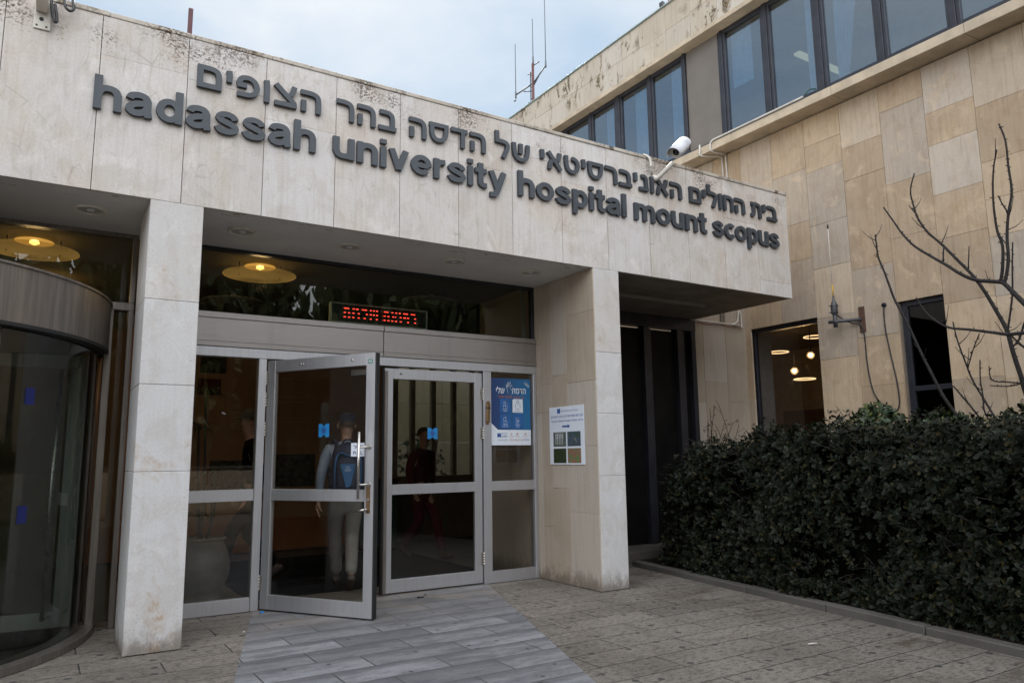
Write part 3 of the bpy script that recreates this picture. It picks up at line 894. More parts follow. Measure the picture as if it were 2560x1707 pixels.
for k in range(4):
    a = R_(-5+90*k)
    mt = Matrix.Rotation(a, 4, 'Z')
    f = MB().box(0.06, -0.022, 0.05, 1.62, 0.022, 0.165).box(0.06, -0.022, 2.02, 1.62, 0.022, 2.12).box(1.50, -0.0225, 0.166, 1.62, 0.0225, 2.019).box(0.06, -0.0225, 0.166, 0.14, 0.0225, 2.019)
    wg = obj('wing', f.xf(mt), 'alu', rd, local=True, bevel=0.003)
    obj('pane', MB().box(0.14, -0.005, 0.165, 1.50, 0.005, 2.02).xf(mt), 'glass_clear', wg, local=True)
    obj('handle', MB().tube([(1.44, -0.10, 0.12), (1.44, -0.10, 2.0)], 0.017, 10).tube([(1.44, -0.10, 0.14), (1.49, -0.023, 0.14)], 0.012, 8).tube([(1.44, -0.10, 1.96), (1.49, -0.023, 1.96)], 0.012, 8).xf(mt), 'steel', wg, local=True)
    obj('brush_strip', MB().box(1.621, -0.01, 0.05, 1.66, 0.01, 2.12).xf(mt), 'black', wg, local=True)
obj('axle', MB().tube([(0, 0, 0.05), (0, 0, 2.14)], 0.06, 16), 'alu_dark', rd, local=True)
# two blue stickers on the curved glass
for az, z0 in ((-42.5, 1.66), (-42.0, 0.895)):
    a = R_(az)
    mb = MB()
    r_ = RR-0.062
    n = 4
    vs_ = []
    for z in (z0, z0+0.112):
        for k in range(n+1):
            aa = a+R_(2.6)*(k/n-0.5)
            vs_.append((RC[0]+r_*math.cos(aa), RC[1]+r_*math.sin(aa), z))
    mb.add(vs_, [(k, k+1, n+2+k, n+1+k) for k in range(n)])
    o = obj('sticker', mb, 'deep_blue', rd)
    s_ = o.modifiers.new('thick', 'SOLIDIFY'); s_.thickness = 0.001

# ------------------------------------------------------------------ facade lettering
HB = {
 'ה': [[(0, .89), (.48, .89), (.66, .82), (.74, .66), (.74, 0)], [(.13, .52), (.13, 0)]],
 'ח': [[(.02, .89), (.48, .89), (.66, .82), (.74, .66), (.74, 0)], [(.13, .78), (.13, 0)]],
 'ת': [[(.04, .89), (.52, .89), (.70, .82), (.78, .66), (.78, 0)], [(.24, .78), (.24, .30), (.18, .12), (0, .11)]],
 'ד': [[(0, .89), (.84, .89)], [(.60, .78), (.60, 0)]],
 'ר': [[(0, .89), (.42, .89), (.60, .82), (.68, .66), (.68, 0)]],
 'ב': [[(.05, .89), (.40, .89), (.58, .82), (.66, .66), (.66, .22)], [(0, .11), (.84, .11)]],
 'ס': [[(0, .89), (.86, .89), (.84, .42), (.70, .17), (.50, .11), (.38, .11), (.22, .20), (.13, .45), (.13, .78)]],
 'ם': [[(.11, .78), (.11, .11), (.78, .11), (.78, .66), (.70, .82), (.52, .89), (0, .89)]],
 'ו': [[(.09, 1.0), (.12, .80), (.12, 0)]],
 'י': [[(.09, 1.0), (.12, .82), (.11, .50)]],
 'צ': [[(.03, .96), (.80, .19)], [(.78, 1.0), (.74, .78), (.60, .55)], [(0, .11), (.88, .11)]],
 'פ': [[(.42, .52), (.15, .52), (.12, .66), (.20, .83), (.40, .89), (.55, .87), (.72, .76), (.80, .55), (.80, .42), (.72, .22), (.52, .11), (.06, .11)]],
 'א': [[(.03, .98), (.78, .02)], [(.72, 1.0), (.70, .78), (.58, .50)], [(.11, 0), (.13, .28), (.24, .52)]],
 'ש': [[(.10, 1.0), (.13, .45), (.24, .19), (.42, .11), (.58, .11), (.76, .19), (.87, .45), (.90, 1.0)], [(.50, 1.0), (.49, .62), (.47, .45)]],
 'ל': [[(.08, 1.42), (.10, .89), (.40, .89), (.60, .84), (.68, .66), (.60, .42), (.42, 0)]],
 'ט': [[(.11, 1.0), (.12, .45), (.22, .19), (.40, .11), (.54, .11), (.72, .19), (.82, .45), (.80, .70), (.66, .86), (.46, .89)]],
 'נ': [[(.16, .89), (.36, .89), (.46, .80), (.48, .66), (.48, .22)], [(0, .11), (.62, .11)]],
}
def _ell(cx, cy, rx, ry, a0, a1, n):
    return [(cx+rx*math.cos(R_(a0+(a1-a0)*k/n)), cy+ry*math.sin(R_(a0+(a1-a0)*k/n))) for k in range(n+1)]
def _cat(p, n=4):
    o = []
    for i in range(len(p)-1):
        a, b, c, d = [Vector(p[min(max(j, 0), len(p)-1)]) for j in (i-1, i, i+1, i+2)]
        for k in range(n):
            t = k/n
            q = 0.5*((2*b)+(c-a)*t+(2*a-5*b+4*c-d)*t*t+(-a+3*b-3*c+d)*t**3)
            o.append((q.x, q.y))
    o.append(p[-1]); return o
_arch = lambda x0, x1: [(x0, .30), (x0+.01, .45)]+_cat([(x0+.03, .53), (x0+.12, .622), (x0+.24, .64), (x1-.06, .595), (x1, .46)], 4)+[(x1, 0)]
_bowl = lambda cx: _ell(cx, .365, .215, .275, 0, 360, 28)
LT = {
 'l': [[(.1, 0), (.1, 1)]],
 'h': [[(.1, 0), (.1, 1)], _arch(.1, .53)],
 'n': [[(.1, 0), (.1, .735)], _arch(.1, .53)],
 'm': [[(.1, 0), (.1, .735)], _arch(.1, .49), _arch(.49, .88)],
 'u': [[(.53, 0), (.53, .735)], [(.53-a, .735-b) for a, b in [(x-.1, y) for x, y in _arch(.1, .53)]]],
 'o': [_ell(.34, .365, .245, .275, 0, 360, 30)],
 'd': [_bowl(.31), [(.53, 0), (.53, 1)]],
 'p': [_bowl(.32), [(.10, -.27), (.10, .735)]],
 'c': [_ell(.33, .365, .235, .275, 42, 318, 22)],
 'e': [[(.12, .345), (.56, .345)], _ell(.33, .365, .235, .275, -4, 318, 26)],
 'a': [_cat([(.10, .50), (.15, .60), (.30, .642), (.44, .60), (.50, .48)], 4)+[(.50, .16), (.53, 0)], _cat([(.50, .42), (.30, .38), (.15, .31), (.10, .205), (.16, .115), (.28, .09), (.41, .14), (.49, .25)], 4)],
 's': [_cat([(.53, .49), (.48, .585), (.34, .642), (.20, .615), (.13, .53), (.19, .44), (.34, .375), (.49, .305), (.54, .205), (.46, .115), (.32, .088), (.17, .12), (.10, .235)], 4)],
 'i': [[(.1, 0), (.1, .735)], [(.1, .84), (.1, 1.0)]],
 'v': [[(.09, .735), (.31, .02)], [(.53, .735), (.31, .02)]],
 'y': [[(.09, .735), (.32, .06)], _cat([(.55, .735), (.40, .27), (.30, -.04), (.22, -.165), (.05, -.18)], 3)],
 'r': [[(.1, 0), (.1, .735)], _cat([(.1, .36), (.13, .52), (.22, .615), (.38, .632)], 4)],
 't': [[(.19, .93), (.19, .22)]+_cat([(.20, .15), (.26, .095), (.40, .088)], 3), [(.0, .645), (.40, .645)]],
}
def _round(p, it=2):
    for _ in range(it):
        o = [p[0]]
        for i in range(1, len(p)-1):
            a, b, c = Vector(p[i-1]), Vector(p[i]), Vector(p[i+1])
            ang = (b-a).angle(c-b)
            if R_(8) < ang < R_(66):
                o += [tuple(b+(a-b)*0.25), tuple(b+(c-b)*0.25)]
            else: o.append(p[i])
        o.append(p[-1]); p = o
    return p
def stroke_glyph(ch, w=0.21):
    mb = MB()
    eng = ch in LT
    w = 0.178 if eng else w
    for si, path in enumerate(LT[ch] if eng else HB[ch]):
        p = [Vector((a, b)) for a, b in (path if eng else _round(path))]
        L, Rr = [], []
        for i, q in enumerate(p):
            d0 = (q-p[i-1]).normalized() if i > 0 else None
            d1 = (p[i+1]-q).normalized() if i < len(p)-1 else None
            if i in (0, len(p)-1) and (p[0]-p[-1]).length < 1e-4:
                d0 = (p[-1]-p[-2]).normalized(); d1 = (p[1]-p[0]).normalized()
            d0 = d0 or d1; d1 = d1 or d0
            n0 = Vector((-d0.y, d0.x)); n1 = Vector((-d1.y, d1.x))
            b = (n0+n1).normalized()
            m = 1/max(0.55, b.dot(n0))
            L.append(q+b*w/2*m); Rr.append(q-b*w/2*m)
        n = len(p)
        z0, z1 = 0.0, 1.0-0.012*si
        v = [(*a, z1) for a in L]+[(*a, z1) for a in Rr]+[(*a, z0) for a in L]+[(*a, z0) for a in Rr]
        f = []
        for i in range(n-1):
            f += [(i, n+i, n+i+1, i+1), (2*n+i, 2*n+i+1, 3*n+i+1, 3*n+i), (i, i+1, 2*n+i+1, 2*n+i), (n+i, 3*n+i, 3*n+i+1, n+i+1)]
        f += [(0, 2*n, 3*n, n), (n-1, 2*n-1, 4*n-1, 3*n-1)]
        mb.add(v, f)
    return np.array(mb.v), mb.f

LY = YF-0.002
def letter_sign(words, name, label, z0, z1, ref, offset, gap):
    """words: (text, xl, xr) in reading order left->right on the wall"""
    t = thing(name, label, 'sign lettering', (words[0][1], LY, z0))
    heb = True
    sy, base = (z1-z0), 0.0
    for text, xl, xr in words:
        chs = list(flip(text))
        gl = [stroke_glyph(c) if heb else glyphs(c, offset, 6) for c in chs]
        ws = [g[0][:, 0].max()-g[0][:, 0].min() for g in gl]
        tot = sum(ws)+gap*(len(ws)-1)
        sx = (xr-xl)/tot
        x = xl
        for (gv, gf), w1 in zip(gl, ws):
            mb = MB()
            lo = gv[:, 0].min()
            vv = [(x+(a-lo)*sx, LY-0.032*c, z0+(b-base)*sy) for a, b, c in gv]
            mb.add(vv, gf)
            o = obj('letter', mb, 'letter', t)
            x += (w1+gap)*sx
    return t
hebw = [('הצופים', 0.835, 1.80), ('בהר', 1.935, 2.475), ('הדסה', 2.60, 3.385), ('של', 3.49, 3.885), ('האוניברסיטאי', 4.01, 5.935), ('החולים', 6.06, 6.975), ('בית', 7.085, 7.555)]
letter_sign(hebw, 'sign_lettering', 'upper line of raised dark grey Hebrew letters on the pale stone fascia', 4.105, 4.29, 'ה', 0.0, 0.15)
engw = [('hadassah', 0.16, 1.765), ('university', 1.91, 3.61), ('hospital', 3.745, 5.105), ('mount', 5.22, 6.305), ('scopus', 6.41, 7.565)]
letter_sign(engw, 'sign_lettering', 'lower line of raised dark grey lowercase English letters on the pale stone fascia', 3.765, 4.018, 'h', 0.014, 0.075)

# ------------------------------------------------------------------ soffit downlights
dl = [(0.215, 'recessed round downlight in the soffit left of the left pillar'), (1.32, 'recessed round downlight just right of the left pillar'), (2.255, 'recessed round downlight above the open door, before the red display'), (3.31, 'recessed round downlight above the closed door, right of the red display'), (4.205, 'recessed round downlight nearest the right pillar')]
first = None
for x, lb in dl:
    if first is None:
        first = thing('downlight', lb, 'downlight', (x, 6.30, ZS), group='recessed downlights in the canopy soffit')
        obj('rim', MB().lathe((0, 0, 0), [(0.114, 0.002), (0.114, -0.010), (0.108, -0.016), (0.094, -0.016), (0.088, -0.002)], 32), 'cream_metal', first, local=True)
        obj('reflector', MB().lathe((0, 0, 0), [(0.0905, -0.006), (0.075, -0.0035), (0.03, -0.001), (0.001, -0.0005)], 32), plain('shade grey bowl', (0.36, 0.34, 0.31), 0.35, var=0.2, scale=18), first, local=True)  # shallow bowl greyed to stand in for the shade of a recess
        obj('bulb', MB().lathe((0, 0, -0.004), [(0.03, 0), (0.024, -0.008), (0.001, -0.012)], 16), 'white_plastic', first, local=True)
        o = first
    else:
        o = copy_tree(first)
    o.location = (x, 6.29, ZS); o['label'] = lb
# light batten under the dark soffit
lb_ = thing('light_batten', 'thin pale conduit strip under the dark soffit at the black panels', 'light fitting', (6.4, 6.6, 3.12))
obj('body', MB().box(5.1, 6.585, 3.125, 7.08, 6.625, 3.172), plain('dull strip paint', (0.24, 0.22, 0.2), 0.8), lb_, bevel=0.004)  # even tone, darker than the cream metal

# ------------------------------------------------------------------ LED display
ld = thing('led_display', 'red dot matrix display in a pale grey frame behind the transom glass', 'led display', (2.84, YG+0.1, 2.58))
lx0, lx1, lz0, lz1, ly = 2.315, 3.35, 2.595, 2.795, YG+0.075
fr = MB().box(lx0, ly, lz0, lx1, ly+0.06, lz0+0.014).box(lx0, ly, lz1-0.014, lx1, ly+0.06, lz1).box(lx0, ly, lz0+0.014, lx0+0.014, ly+0.06, lz1-0.014).box(lx1-0.014, ly, lz0+0.014, lx1, ly+0.06, lz1-0.014)
obj('frame', fr, plain('led frame grey', (0.62, 0.72, 0.70), 0.5), ld, bevel=0.002)
def dotmat():
    g = G('dark dot matrix')
    v = g.co((1, 1, 1))
    d = g.voro(g.co((95, 1, 95)), 1.0, 'F1', 0.0)
    col = g.mix(g.ramp(d, 0.36, 0.5), (0.03, 0.022, 0.022), (0.006, 0.006, 0.007))
    return g.set(col, 0.35)
obj('screen', MB().box(lx0+0.014, ly+0.012, lz0+0.014, lx1-0.014, ly+0.03, lz1-0.014), dotmat(), ld)
rows = {0.22: [(480,580),(640,680),(700,755),(815,915),(970,1005),(1030,1065),(1090,1125),(1240,1330),(1390,1425),(1465,1500),(1535,1570),(1625,1720),(1775,1865)],
        0.47: [(480,520),(560,600),(640,680),(740,780),(895,930),(970,1005),(1030,1065),(1090,1125),(1235,1275),(1310,1350),(1405,1445),(1463,1480),(1555,1590),(1625,1680),(1705,1740),(1845,1885)],
        0.72: [(480,520),(560,600),(640,680),(740,780),(850,895),(970,1005),(1085,1125),(1235,1275),(1310,1350),(1390,1425),(1465,1500),(1555,1595),(1705,1740),(1845,1885)]}
mb = MB()
for fz, segs in rows.items():
    z = lz1-0.014-fz*(lz1-lz0-0.028)
    for a, b in segs:
        n = max(1, round((b-a)/20))
        for k in range(n):
            u = a+(b-a)*(k+0.5)/n
            x = lx0+0.014+(u-262)/(2085-262)*(lx1-lx0-0.028)
            mb.box(x-0.0042, ly+0.009, z-0.0048, x+0.0042, ly+0.012, z+0.0048)
obj('lit_dots', mb, 'led', ld)
for hx0 in (2.48, 3.19):
    obj('hanger', MB().tube([(hx0, ly+0.02, lz1), (hx0, ly+0.02, lz1+0.03)], 0.004, 6), 'steel', ld)

# ------------------------------------------------------------------ mezuzah
mz = thing('mezuzah', 'small brown brass mezuzah case tilted on the post beside the blue poster', 'mezuzah', (4.012, YG-0.02, 1.74))
mt = Matrix.Translation((4.012, YG-0.021, 1.742)) @ Matrix.Rotation(R_(2), 4, 'Y')
obj('case', MB().box(-0.023, -0.022, -0.098, 0.023, 0.0, 0.105).xf(mt), 'brass', mz, bevel=0.008)
obj('cap', MB().tube([(0, -0.001, 0.112), (0, -0.012, 0.112)], 0.016, 12).tube([(0, -0.001, -0.107), (0, -0.012, -0.107)], 0.016, 12).xf(mt), 'brass', mz)
obj('band', MB().box(-0.0245, -0.0235, 0.045, 0.0245, -0.0005, 0.058).xf(mt), 'darkframe', mz)

# ------------------------------------------------------------------ blue poster
def poster_mat():
    g = G('poster blue print')
    xg = g.ramp(g.sep(g.co(), 'X'), -0.25, 0.26)
    n = g.noise(g.co((1, 1, 0.5)), 4, 3)
    col = g.mix(g.math('ADD', g.math('MULTIPLY', xg, 0.8), g.math('MULTIPLY', n, 0.2)), (0.018, 0.035, 0.13), (0.02, 0.15, 0.33))
    return g.set(col, 0.4)
PX, PZ0, PZ1, PY = 4.33, 1.405, 2.125, YG+0.019
ps = thing('poster', 'blue Hebrew poster with a hand drawing and four square icons behind the side glass', 'poster', (PX, PY, PZ0))
obj('sheet', MB().box(PX-0.252, PY-0.001, PZ0+0.165, PX+0.252, PY, PZ1), poster_mat(), ps)
wh = MB(); pf = lambda u, v, d: (PX+u, PY-0.0012-d, v)
wh.prism([(-0.252, PZ0), (0.252, PZ0), (0.252, PZ0+0.164), (-0.17, PZ0+0.164), (-0.252, PZ0+0.235)], pf, 0.0, 0.0012)
lo_ = obj('footer', wh, 'paper', ps)
tm = MB(); f2 = lambda u, v, d: (PX+u, PY-0.0026-d, v)
emblem(tm, -0.155, PZ0+0.105, 0.046, f2, 0, 0.0006)
text_into(tm, 'הדסה', f2, -0.09, PZ0+0.083, width=0.072, height=0.022, depth=(0, 0.0006))
text_into(tm, 'המרכז הרפואי', f2, -0.09, PZ0+0.12, width=0.075, height=0.011, depth=(0, 0.0006))
text_into(tm, '*8776', f2, 0.20, PZ0+0.048, width=0.065, height=0.017, depth=(0, 0.0006), offset=0.01)
text_into(tm, 'הצטרפו עכשיו', f2, -0.11, PZ0+0.048, width=0.12, height=0.012, depth=(0, 0.0006))
obj('printing', tm, 'print_blue', lo_)
tm = MB(); text_into(tm, 'club.hadassah.org.il', f2, 0.065, PZ0+0.046, width=0.19, height=0.02, depth=(0, 0.0006))
for x, k in ((0.0, 3), (0.075, 5), (0.18, 4)):
    tm.prism([(x+0.012*math.cos(a*2*math.pi/k-math.pi/2), PZ0+0.12+0.012*math.sin(a*2*math.pi/k-math.pi/2)) for a in range(k)], f2, 0, 0.0006)
    text_into(tm, 'שירות', f2, x, PZ0+0.088, width=0.05, height=0.01, depth=(0, 0.0006))
obj('printing', tm, 'orange', lo_)
tm = MB()
text_into(tm, 'הדסה', f2, 0.105, PZ1-0.165, width=0.175, height=0.06, depth=(0, 0.0006), offset=0.012)
text_into(tm, 'שלי', f2, -0.135, PZ1-0.165, width=0.105, height=0.072, depth=(0, 0.0006), offset=0.012)
hand = [[(-0.035, -0.165), (-0.05, -0.11), (-0.062, -0.075), (-0.056, -0.065), (-0.042, -0.10)], [(-0.042, -0.10), (-0.044, -0.045), (-0.034, -0.04), (-0.027, -0.095)], [(-0.027, -0.095), (-0.018, -0.035), (-0.006, -0.038), (-0.010, -0.10)], [(-0.010, -0.10), (0.012, -0.07), (0.026, -0.085), (0.022, -0.115), (0.004, -0.125), (-0.008, -0.11)], [(0.022, -0.115), (0.028, -0.14), (0.012, -0.165)]]
for ln in hand:
    tm.tube([f2(u, PZ1+v, 0.001) for u, v in ln], 0.0022, 5)
for ln in ([(0.17, -0.045), (0.195, -0.03), (0.24, -0.075), (0.225, -0.095), (0.17, -0.045)],):
    tm.tube([f2(u, PZ1+v, 0.001) for u, v in ln], 0.0016, 5)
text_into(tm, 'חינם', lambda u, v, d: f2(0.205+u*0.72+v*0.55, PZ1-0.062-u*0.68+v*0.7-0.01, d), 0, 0, width=0.05, height=0.02, depth=(0, 0.0006), offset=0.01)
obj('title', tm, 'paper', ps)
tm = MB()
text_into(tm, 'כי מגיע לכם יותר', f2, 0.0, PZ1-0.215, width=0.34, height=0.032, depth=(0, 0.0006), offset=0.008)
obj('subtitle', tm, 'orange', ps)
tiles = [(-0.075, 1.83, 'tile_blue', 'paper', 'gift', ('הטבות', 'שלי')), (0.085, 1.83, 'paper', 'print_blue', 'person', ('התיק', 'הרפואי שלי')), (-0.075, 1.662, 'tile_blue', 'paper', 'clip', ('שירותי', 'רפואה בשבילך')), (0.085, 1.662, 'tile_blue', 'paper', '11', ('אירועים', 'שלי'))]
f3 = lambda u, v, d: (PX+u, PY-0.0034-d, v)
for cx, cz, m1, m2, ic, cap in tiles:
    o = obj('icon_tile', MB().prism([(cx-0.066, cz-0.074), (cx+0.066, cz-0.074), (cx+0.066, cz+0.074), (cx-0.050, cz+0.074), (cx-0.066, cz+0.060)], f2, 0.0, 0.0008), m1, ps)
    tm = MB()
    def ln(pts, r=0.002): tm.tube([f3(cx+a, cz+b, 0.0008) for a, b in pts], r, 5)
    if ic == 'gift':
        ln([(-0.028, 0.0), (0.028, 0.0), (0.028, 0.03), (-0.028, 0.03), (-0.028, 0.0)]); ln([(-0.024, 0.0), (-0.024, -0.03), (0.024, -0.03), (0.024, 0.0)]); ln([(0, -0.03), (0, 0.03)]); ln([(0, 0.03), (-0.018, 0.05), (0.018, 0.05), (0, 0.03)])
    elif ic == 'person':
        ln([(0.014*math.cos(a*math.pi/5), 0.045+0.017*math.sin(a*math.pi/5)) for a in range(11)]); ln([(-0.032, -0.026), (-0.028, 0.012), (-0.010, 0.024), (0, 0.004), (0.010, 0.024), (0.028, 0.012), (0.032, -0.026)])
    elif ic == 'clip':
        ln([(-0.026, -0.026), (0.026, -0.026), (0.026, 0.034), (-0.026, 0.034), (-0.026, -0.026)]); ln([(-0.010, 0.034), (0.0, 0.052), (0.010, 0.034)]); ln([(-0.02, 0), (-0.008, 0), (-0.002, 0.018), (0.006, -0.014), (0.012, 0.0), (0.02, 0)])
    else:
        ln([(-0.024, -0.024), (0.024, -0.024), (0.024, 0.036), (-0.024, 0.036), (-0.024, -0.024)])
        text_into(tm, '11', f3, cx, cz-0.012, width=0.022, height=0.03, depth=(0, 0.0006), offset=0.012)
    text_into(tm, cap[0], f3, cx, cz-0.047, width=0.055, height=0.013, depth=(0, 0.0006))
    text_into(tm, cap[1], f3, cx, cz-0.066, width=0.040 if len(cap[1]) < 5 else 0.085, height=0.013, depth=(0, 0.0006))
    obj('icon', tm, m2, o)

# ------------------------------------------------------------------ garden sign on the side wall
SX = WX-0.003
sg = thing('garden_sign', 'white garden direction sign with blue arrow and four small photos on the side wall', 'sign', (SX, 6.31, 1.19))
gf = lambda u, v, d: (SX-0.006-d, 6.31-u, 1.195+v)       # u to the right as seen
obj('board', MB().box(SX-0.006, 6.008, 1.195, SX, 6.612, 1.795), 'paper', sg, bevel=0.001)
tm = MB()
emblem(tm, -0.13, 0.555, 0.055, gf, 0, 0.0006)
text_into(tm, 'בית החולים האוניברסיטאי של הדסה', gf, 0.06, 0.545, width=0.29, height=0.016, depth=(0, 0.0006))
text_into(tm, 'הגן ע״ש משפחות ג׳ק ורוברט סמורגון', gf, 0.01, 0.476, width=0.56, height=0.032, depth=(0, 0.0006), offset=0.008)
text_into(tm, 'The Jack & Robert Smorgon Families Garden', gf, 0.01, 0.435, width=0.56, height=0.027, depth=(0, 0.0006), offset=0.006)
tm.prism([(-0.075, 0.383), (0.025, 0.383), (0.025, 0.370), (0.065, 0.392), (0.025, 0.414), (0.025, 0.401), (-0.075, 0.401)], gf, 0, 0.0006)
obj('printing', tm, 'print_blue', sg)
def photomat(name, cols, scale):
    g = G(name)
    v = g.co((1, 1, 1))
    n = g.noise(v, scale, 6, 0.75, 1.0)
    cr = g.n('ValToRGB')
    e = cr.color_ramp.elements
    while len(e) < len(cols): e.new(0.5)
    for i, c in enumerate(cols):
        e[i].position = 0.28+0.44*i/(len(cols)-1); e[i].color = (*c, 1)
    g.put(cr.inputs[0], n)
    return g.set(cr.outputs['Color'], 0.45)
ph = [(-0.235, 0.185, photomat('pergola photo', [(0.02, 0.03, 0.015), (0.10, 0.13, 0.09), (0.03, 0.04, 0.03), (0.45, 0.47, 0.45)], 22)),
      (0.015, 0.185, photomat('playground photo', [(0.015, 0.02, 0.015), (0.03, 0.06, 0.02), (0.05, 0.07, 0.14), (0.35, 0.30, 0.05)], 16)),
      (-0.235, 0.015, photomat('shady path photo', [(0.006, 0.012, 0.006), (0.03, 0.05, 0.012), (0.015, 0.02, 0.008), (0.14, 0.13, 0.09)], 20)),
      (0.015, 0.015, photomat('flower photo', [(0.02, 0.06, 0.02), (0.10, 0.22, 0.07), (0.30, 0.03, 0.07), (0.30, 0.36, 0.22)], 30))]
for u, v, m in ph:
    pm = MB().prism([(u, v), (u+0.225, v), (u+0.225, v+0.15), (u, v+0.15)], gf, 0, 0.0008)
    p_ = obj('photo', pm, m, sg)
    if v > 0.1 and u < 0:      # white pergola drawn in the first photo
        k = MB()
        for a in range(5): k.box(SX-0.0085, 6.31-(u+0.045+a*0.03), 1.195+v+0.02, SX-0.0070, 6.31-(u+0.05+a*0.03), 1.195+v+0.13)
        for a in range(4): k.box(SX-0.0086, 6.31-(u+0.04), 1.195+v+0.09+a*0.014, SX-0.0071, 6.31-(u+0.18), 1.195+v+0.094+a*0.014)
        obj('pergola', k, 'white_plastic', p_)

# ------------------------------------------------------------------ right-hand stone building
rb = thing('stone_building', 'tan travertine building with a strip of dark framed upper windows and stained parapet', 'building', (XR, 6.0, 0))
cy = [7.372-0.5635*i for i in range(-12, 14)]
fixedz = {13: [5.75], 14: [5.23], 15: [5.52, 5.14], 16: [5.29, 4.84, 3.62], 17: [5.57, 4.60, 3.9], 18: [5.32, 4.91, 4.29, 3.75], 19: [5.17, 4.5]}
mb = MB()
W1, W2 = (6.245, 7.42), (4.55, 5.10)
for i in range(len(cy)-1):
    y1, y0 = cy[i], cy[i+1]
    zs = None
    for k, zz in fixedz.items():
        pass
    # column index counted from the corner
    ci = i-12+12
    key = i+1
    zlist = []
    if key in fixedz: zlist = list(fixedz[key])
    z = min(zlist) if zlist else 5.93
    while z > 0.5:
        z -= random.uniform(0.42, 0.92)
        zlist.append(z)
    zlist = sorted([q for q in zlist if 0.2 < q < 5.75], reverse=True)
    if y0 > 7.45 : zlist = [q for q in zlist if q > 3.3]
    # windows force a joint at their head
    inw = (y0 > W1[0]-0.1 and y1 < W1[1]+0.1) or (y0 > W2[0]-0.05 and y1 < W2[1]+0.05)
    if inw: zlist = [q for q in zlist if q > 3.42]+[3.10]
    lev = [5.93]+zlist+([] if inw else [0.0])
    for a, b in zip(lev[:-1], lev[1:]):
        yy0, yy1 = y0, y1
        mb.box(XR+random.uniform(-.0015, .0015), yy0+0.002, b+0.0012, XR+0.03, yy1-0.002, a-0.0012)
# slivers beside the windows
for a, b in ((7.42, 7.46),):
    mb.box(XR, a, 0, XR+0.03, b, 3.098)
obj('wall', mb, 'stone_tan', rb, bevel=0.002)
core = MB()
core.box(XR+0.029, 7.46, 0, XR+0.22, 14.0, 5.94)
core.box(XR+0.029, 5.10, 0, XR+0.22, 6.245, 5.94)
core.box(XR+0.029, 0.0, 0, XR+0.22, 4.55, 5.94)
core.box(XR+0.029, 6.245, 3.10, XR+0.22, 7.46, 5.94)
core.box(XR+0.029, 4.55, 3.10, XR+0.22, 5.10, 5.94)
obj('wall_core', core, 'joint', rb)
XS = 8.52
mb = MB()
yy = 14.0
while yy > 0.0:
    y2 = max(0.0, yy-1.69)
    mb.add([(XS, y2+.002, 5.93), (XR+0.1, y2+.002, 5.95), (XR+0.1, y2+.002, 6.125), (8.72, y2+.002, 6.115), (XS, y2+.002, 6.055),
            (XS, yy-.002, 5.93), (XR+0.1, yy-.002, 5.95), (XR+0.1, yy-.002, 6.125), (8.72, yy-.002, 6.115), (XS, yy-.002, 6.055)],
           [(0,1,2,3,4), (9,8,7,6,5), (0,5,6,1), (1,6,7,2), (2,7,8,3), (3,8,9,4), (4,9,5,0)])
    yy = y2
obj('sill', mb, 'concrete', rb, bevel=0.004)
mb = MB()
for i in range(len(cy)-1):
    y1, y0 = cy[i], cy[i+1]
    m_ = 8.40+random.uniform(-0.05, 0.05)
    for a, b in ((7.985, m_), (m_, 8.82)):
        mb.box(XS+random.uniform(-.002, .002), y0+0.0025, a+0.0015, XS+0.03, y1-0.0025, b-0.0015)
obj('parapet', mb, 'stone_parapet', rb, bevel=0.003)
obj('parapet_core', MB().box(XS+0.029, 0.0, 7.99, XS+0.3, 14.12, 8.815), 'joint', rb)
obj('lintel', MB().box(XS-0.025, 0.0, 7.905, XR+0.2, 14.12, 7.982), 'concrete', rb, bevel=0.004)
obj('flashing', MB().box(XS-0.03, 0.0, 8.821, XS+0.32, 14.13, 8.845), 'flash', rb, bevel=0.003)
obj('roof', MB().box(XS+0.3, 0.0, 8.3, 20, 14.12, 8.5), 'plaza', rb)
mb = MB().box(XR+0.2, 13.9, 5.95, 14.0, 14.1, 8.3).box(13.9, 0.0, 0.0, 14.0, 13.9, 8.3).box(XR+0.2, -0.1, 0, 14.0, -0.001, 8.3)
obj('rear_wall', mb, 'plaster_room', rb)
obj('upper_floor', MB().box(XR+0.11, 0.0, 5.9, 13.9, 13.9, 6.0), 'plaster_room', rb)
obj('upper_ceiling', MB().box(XR+0.11, 0.0, 7.90, 13.9, 13.9, 8.0), MT['lobby_wall'], rb)
obj('room_partition', MB().box(10.9, 0.0, 6.0, 11.0, 13.9, 7.9), MT['lobby_wall'], rb)
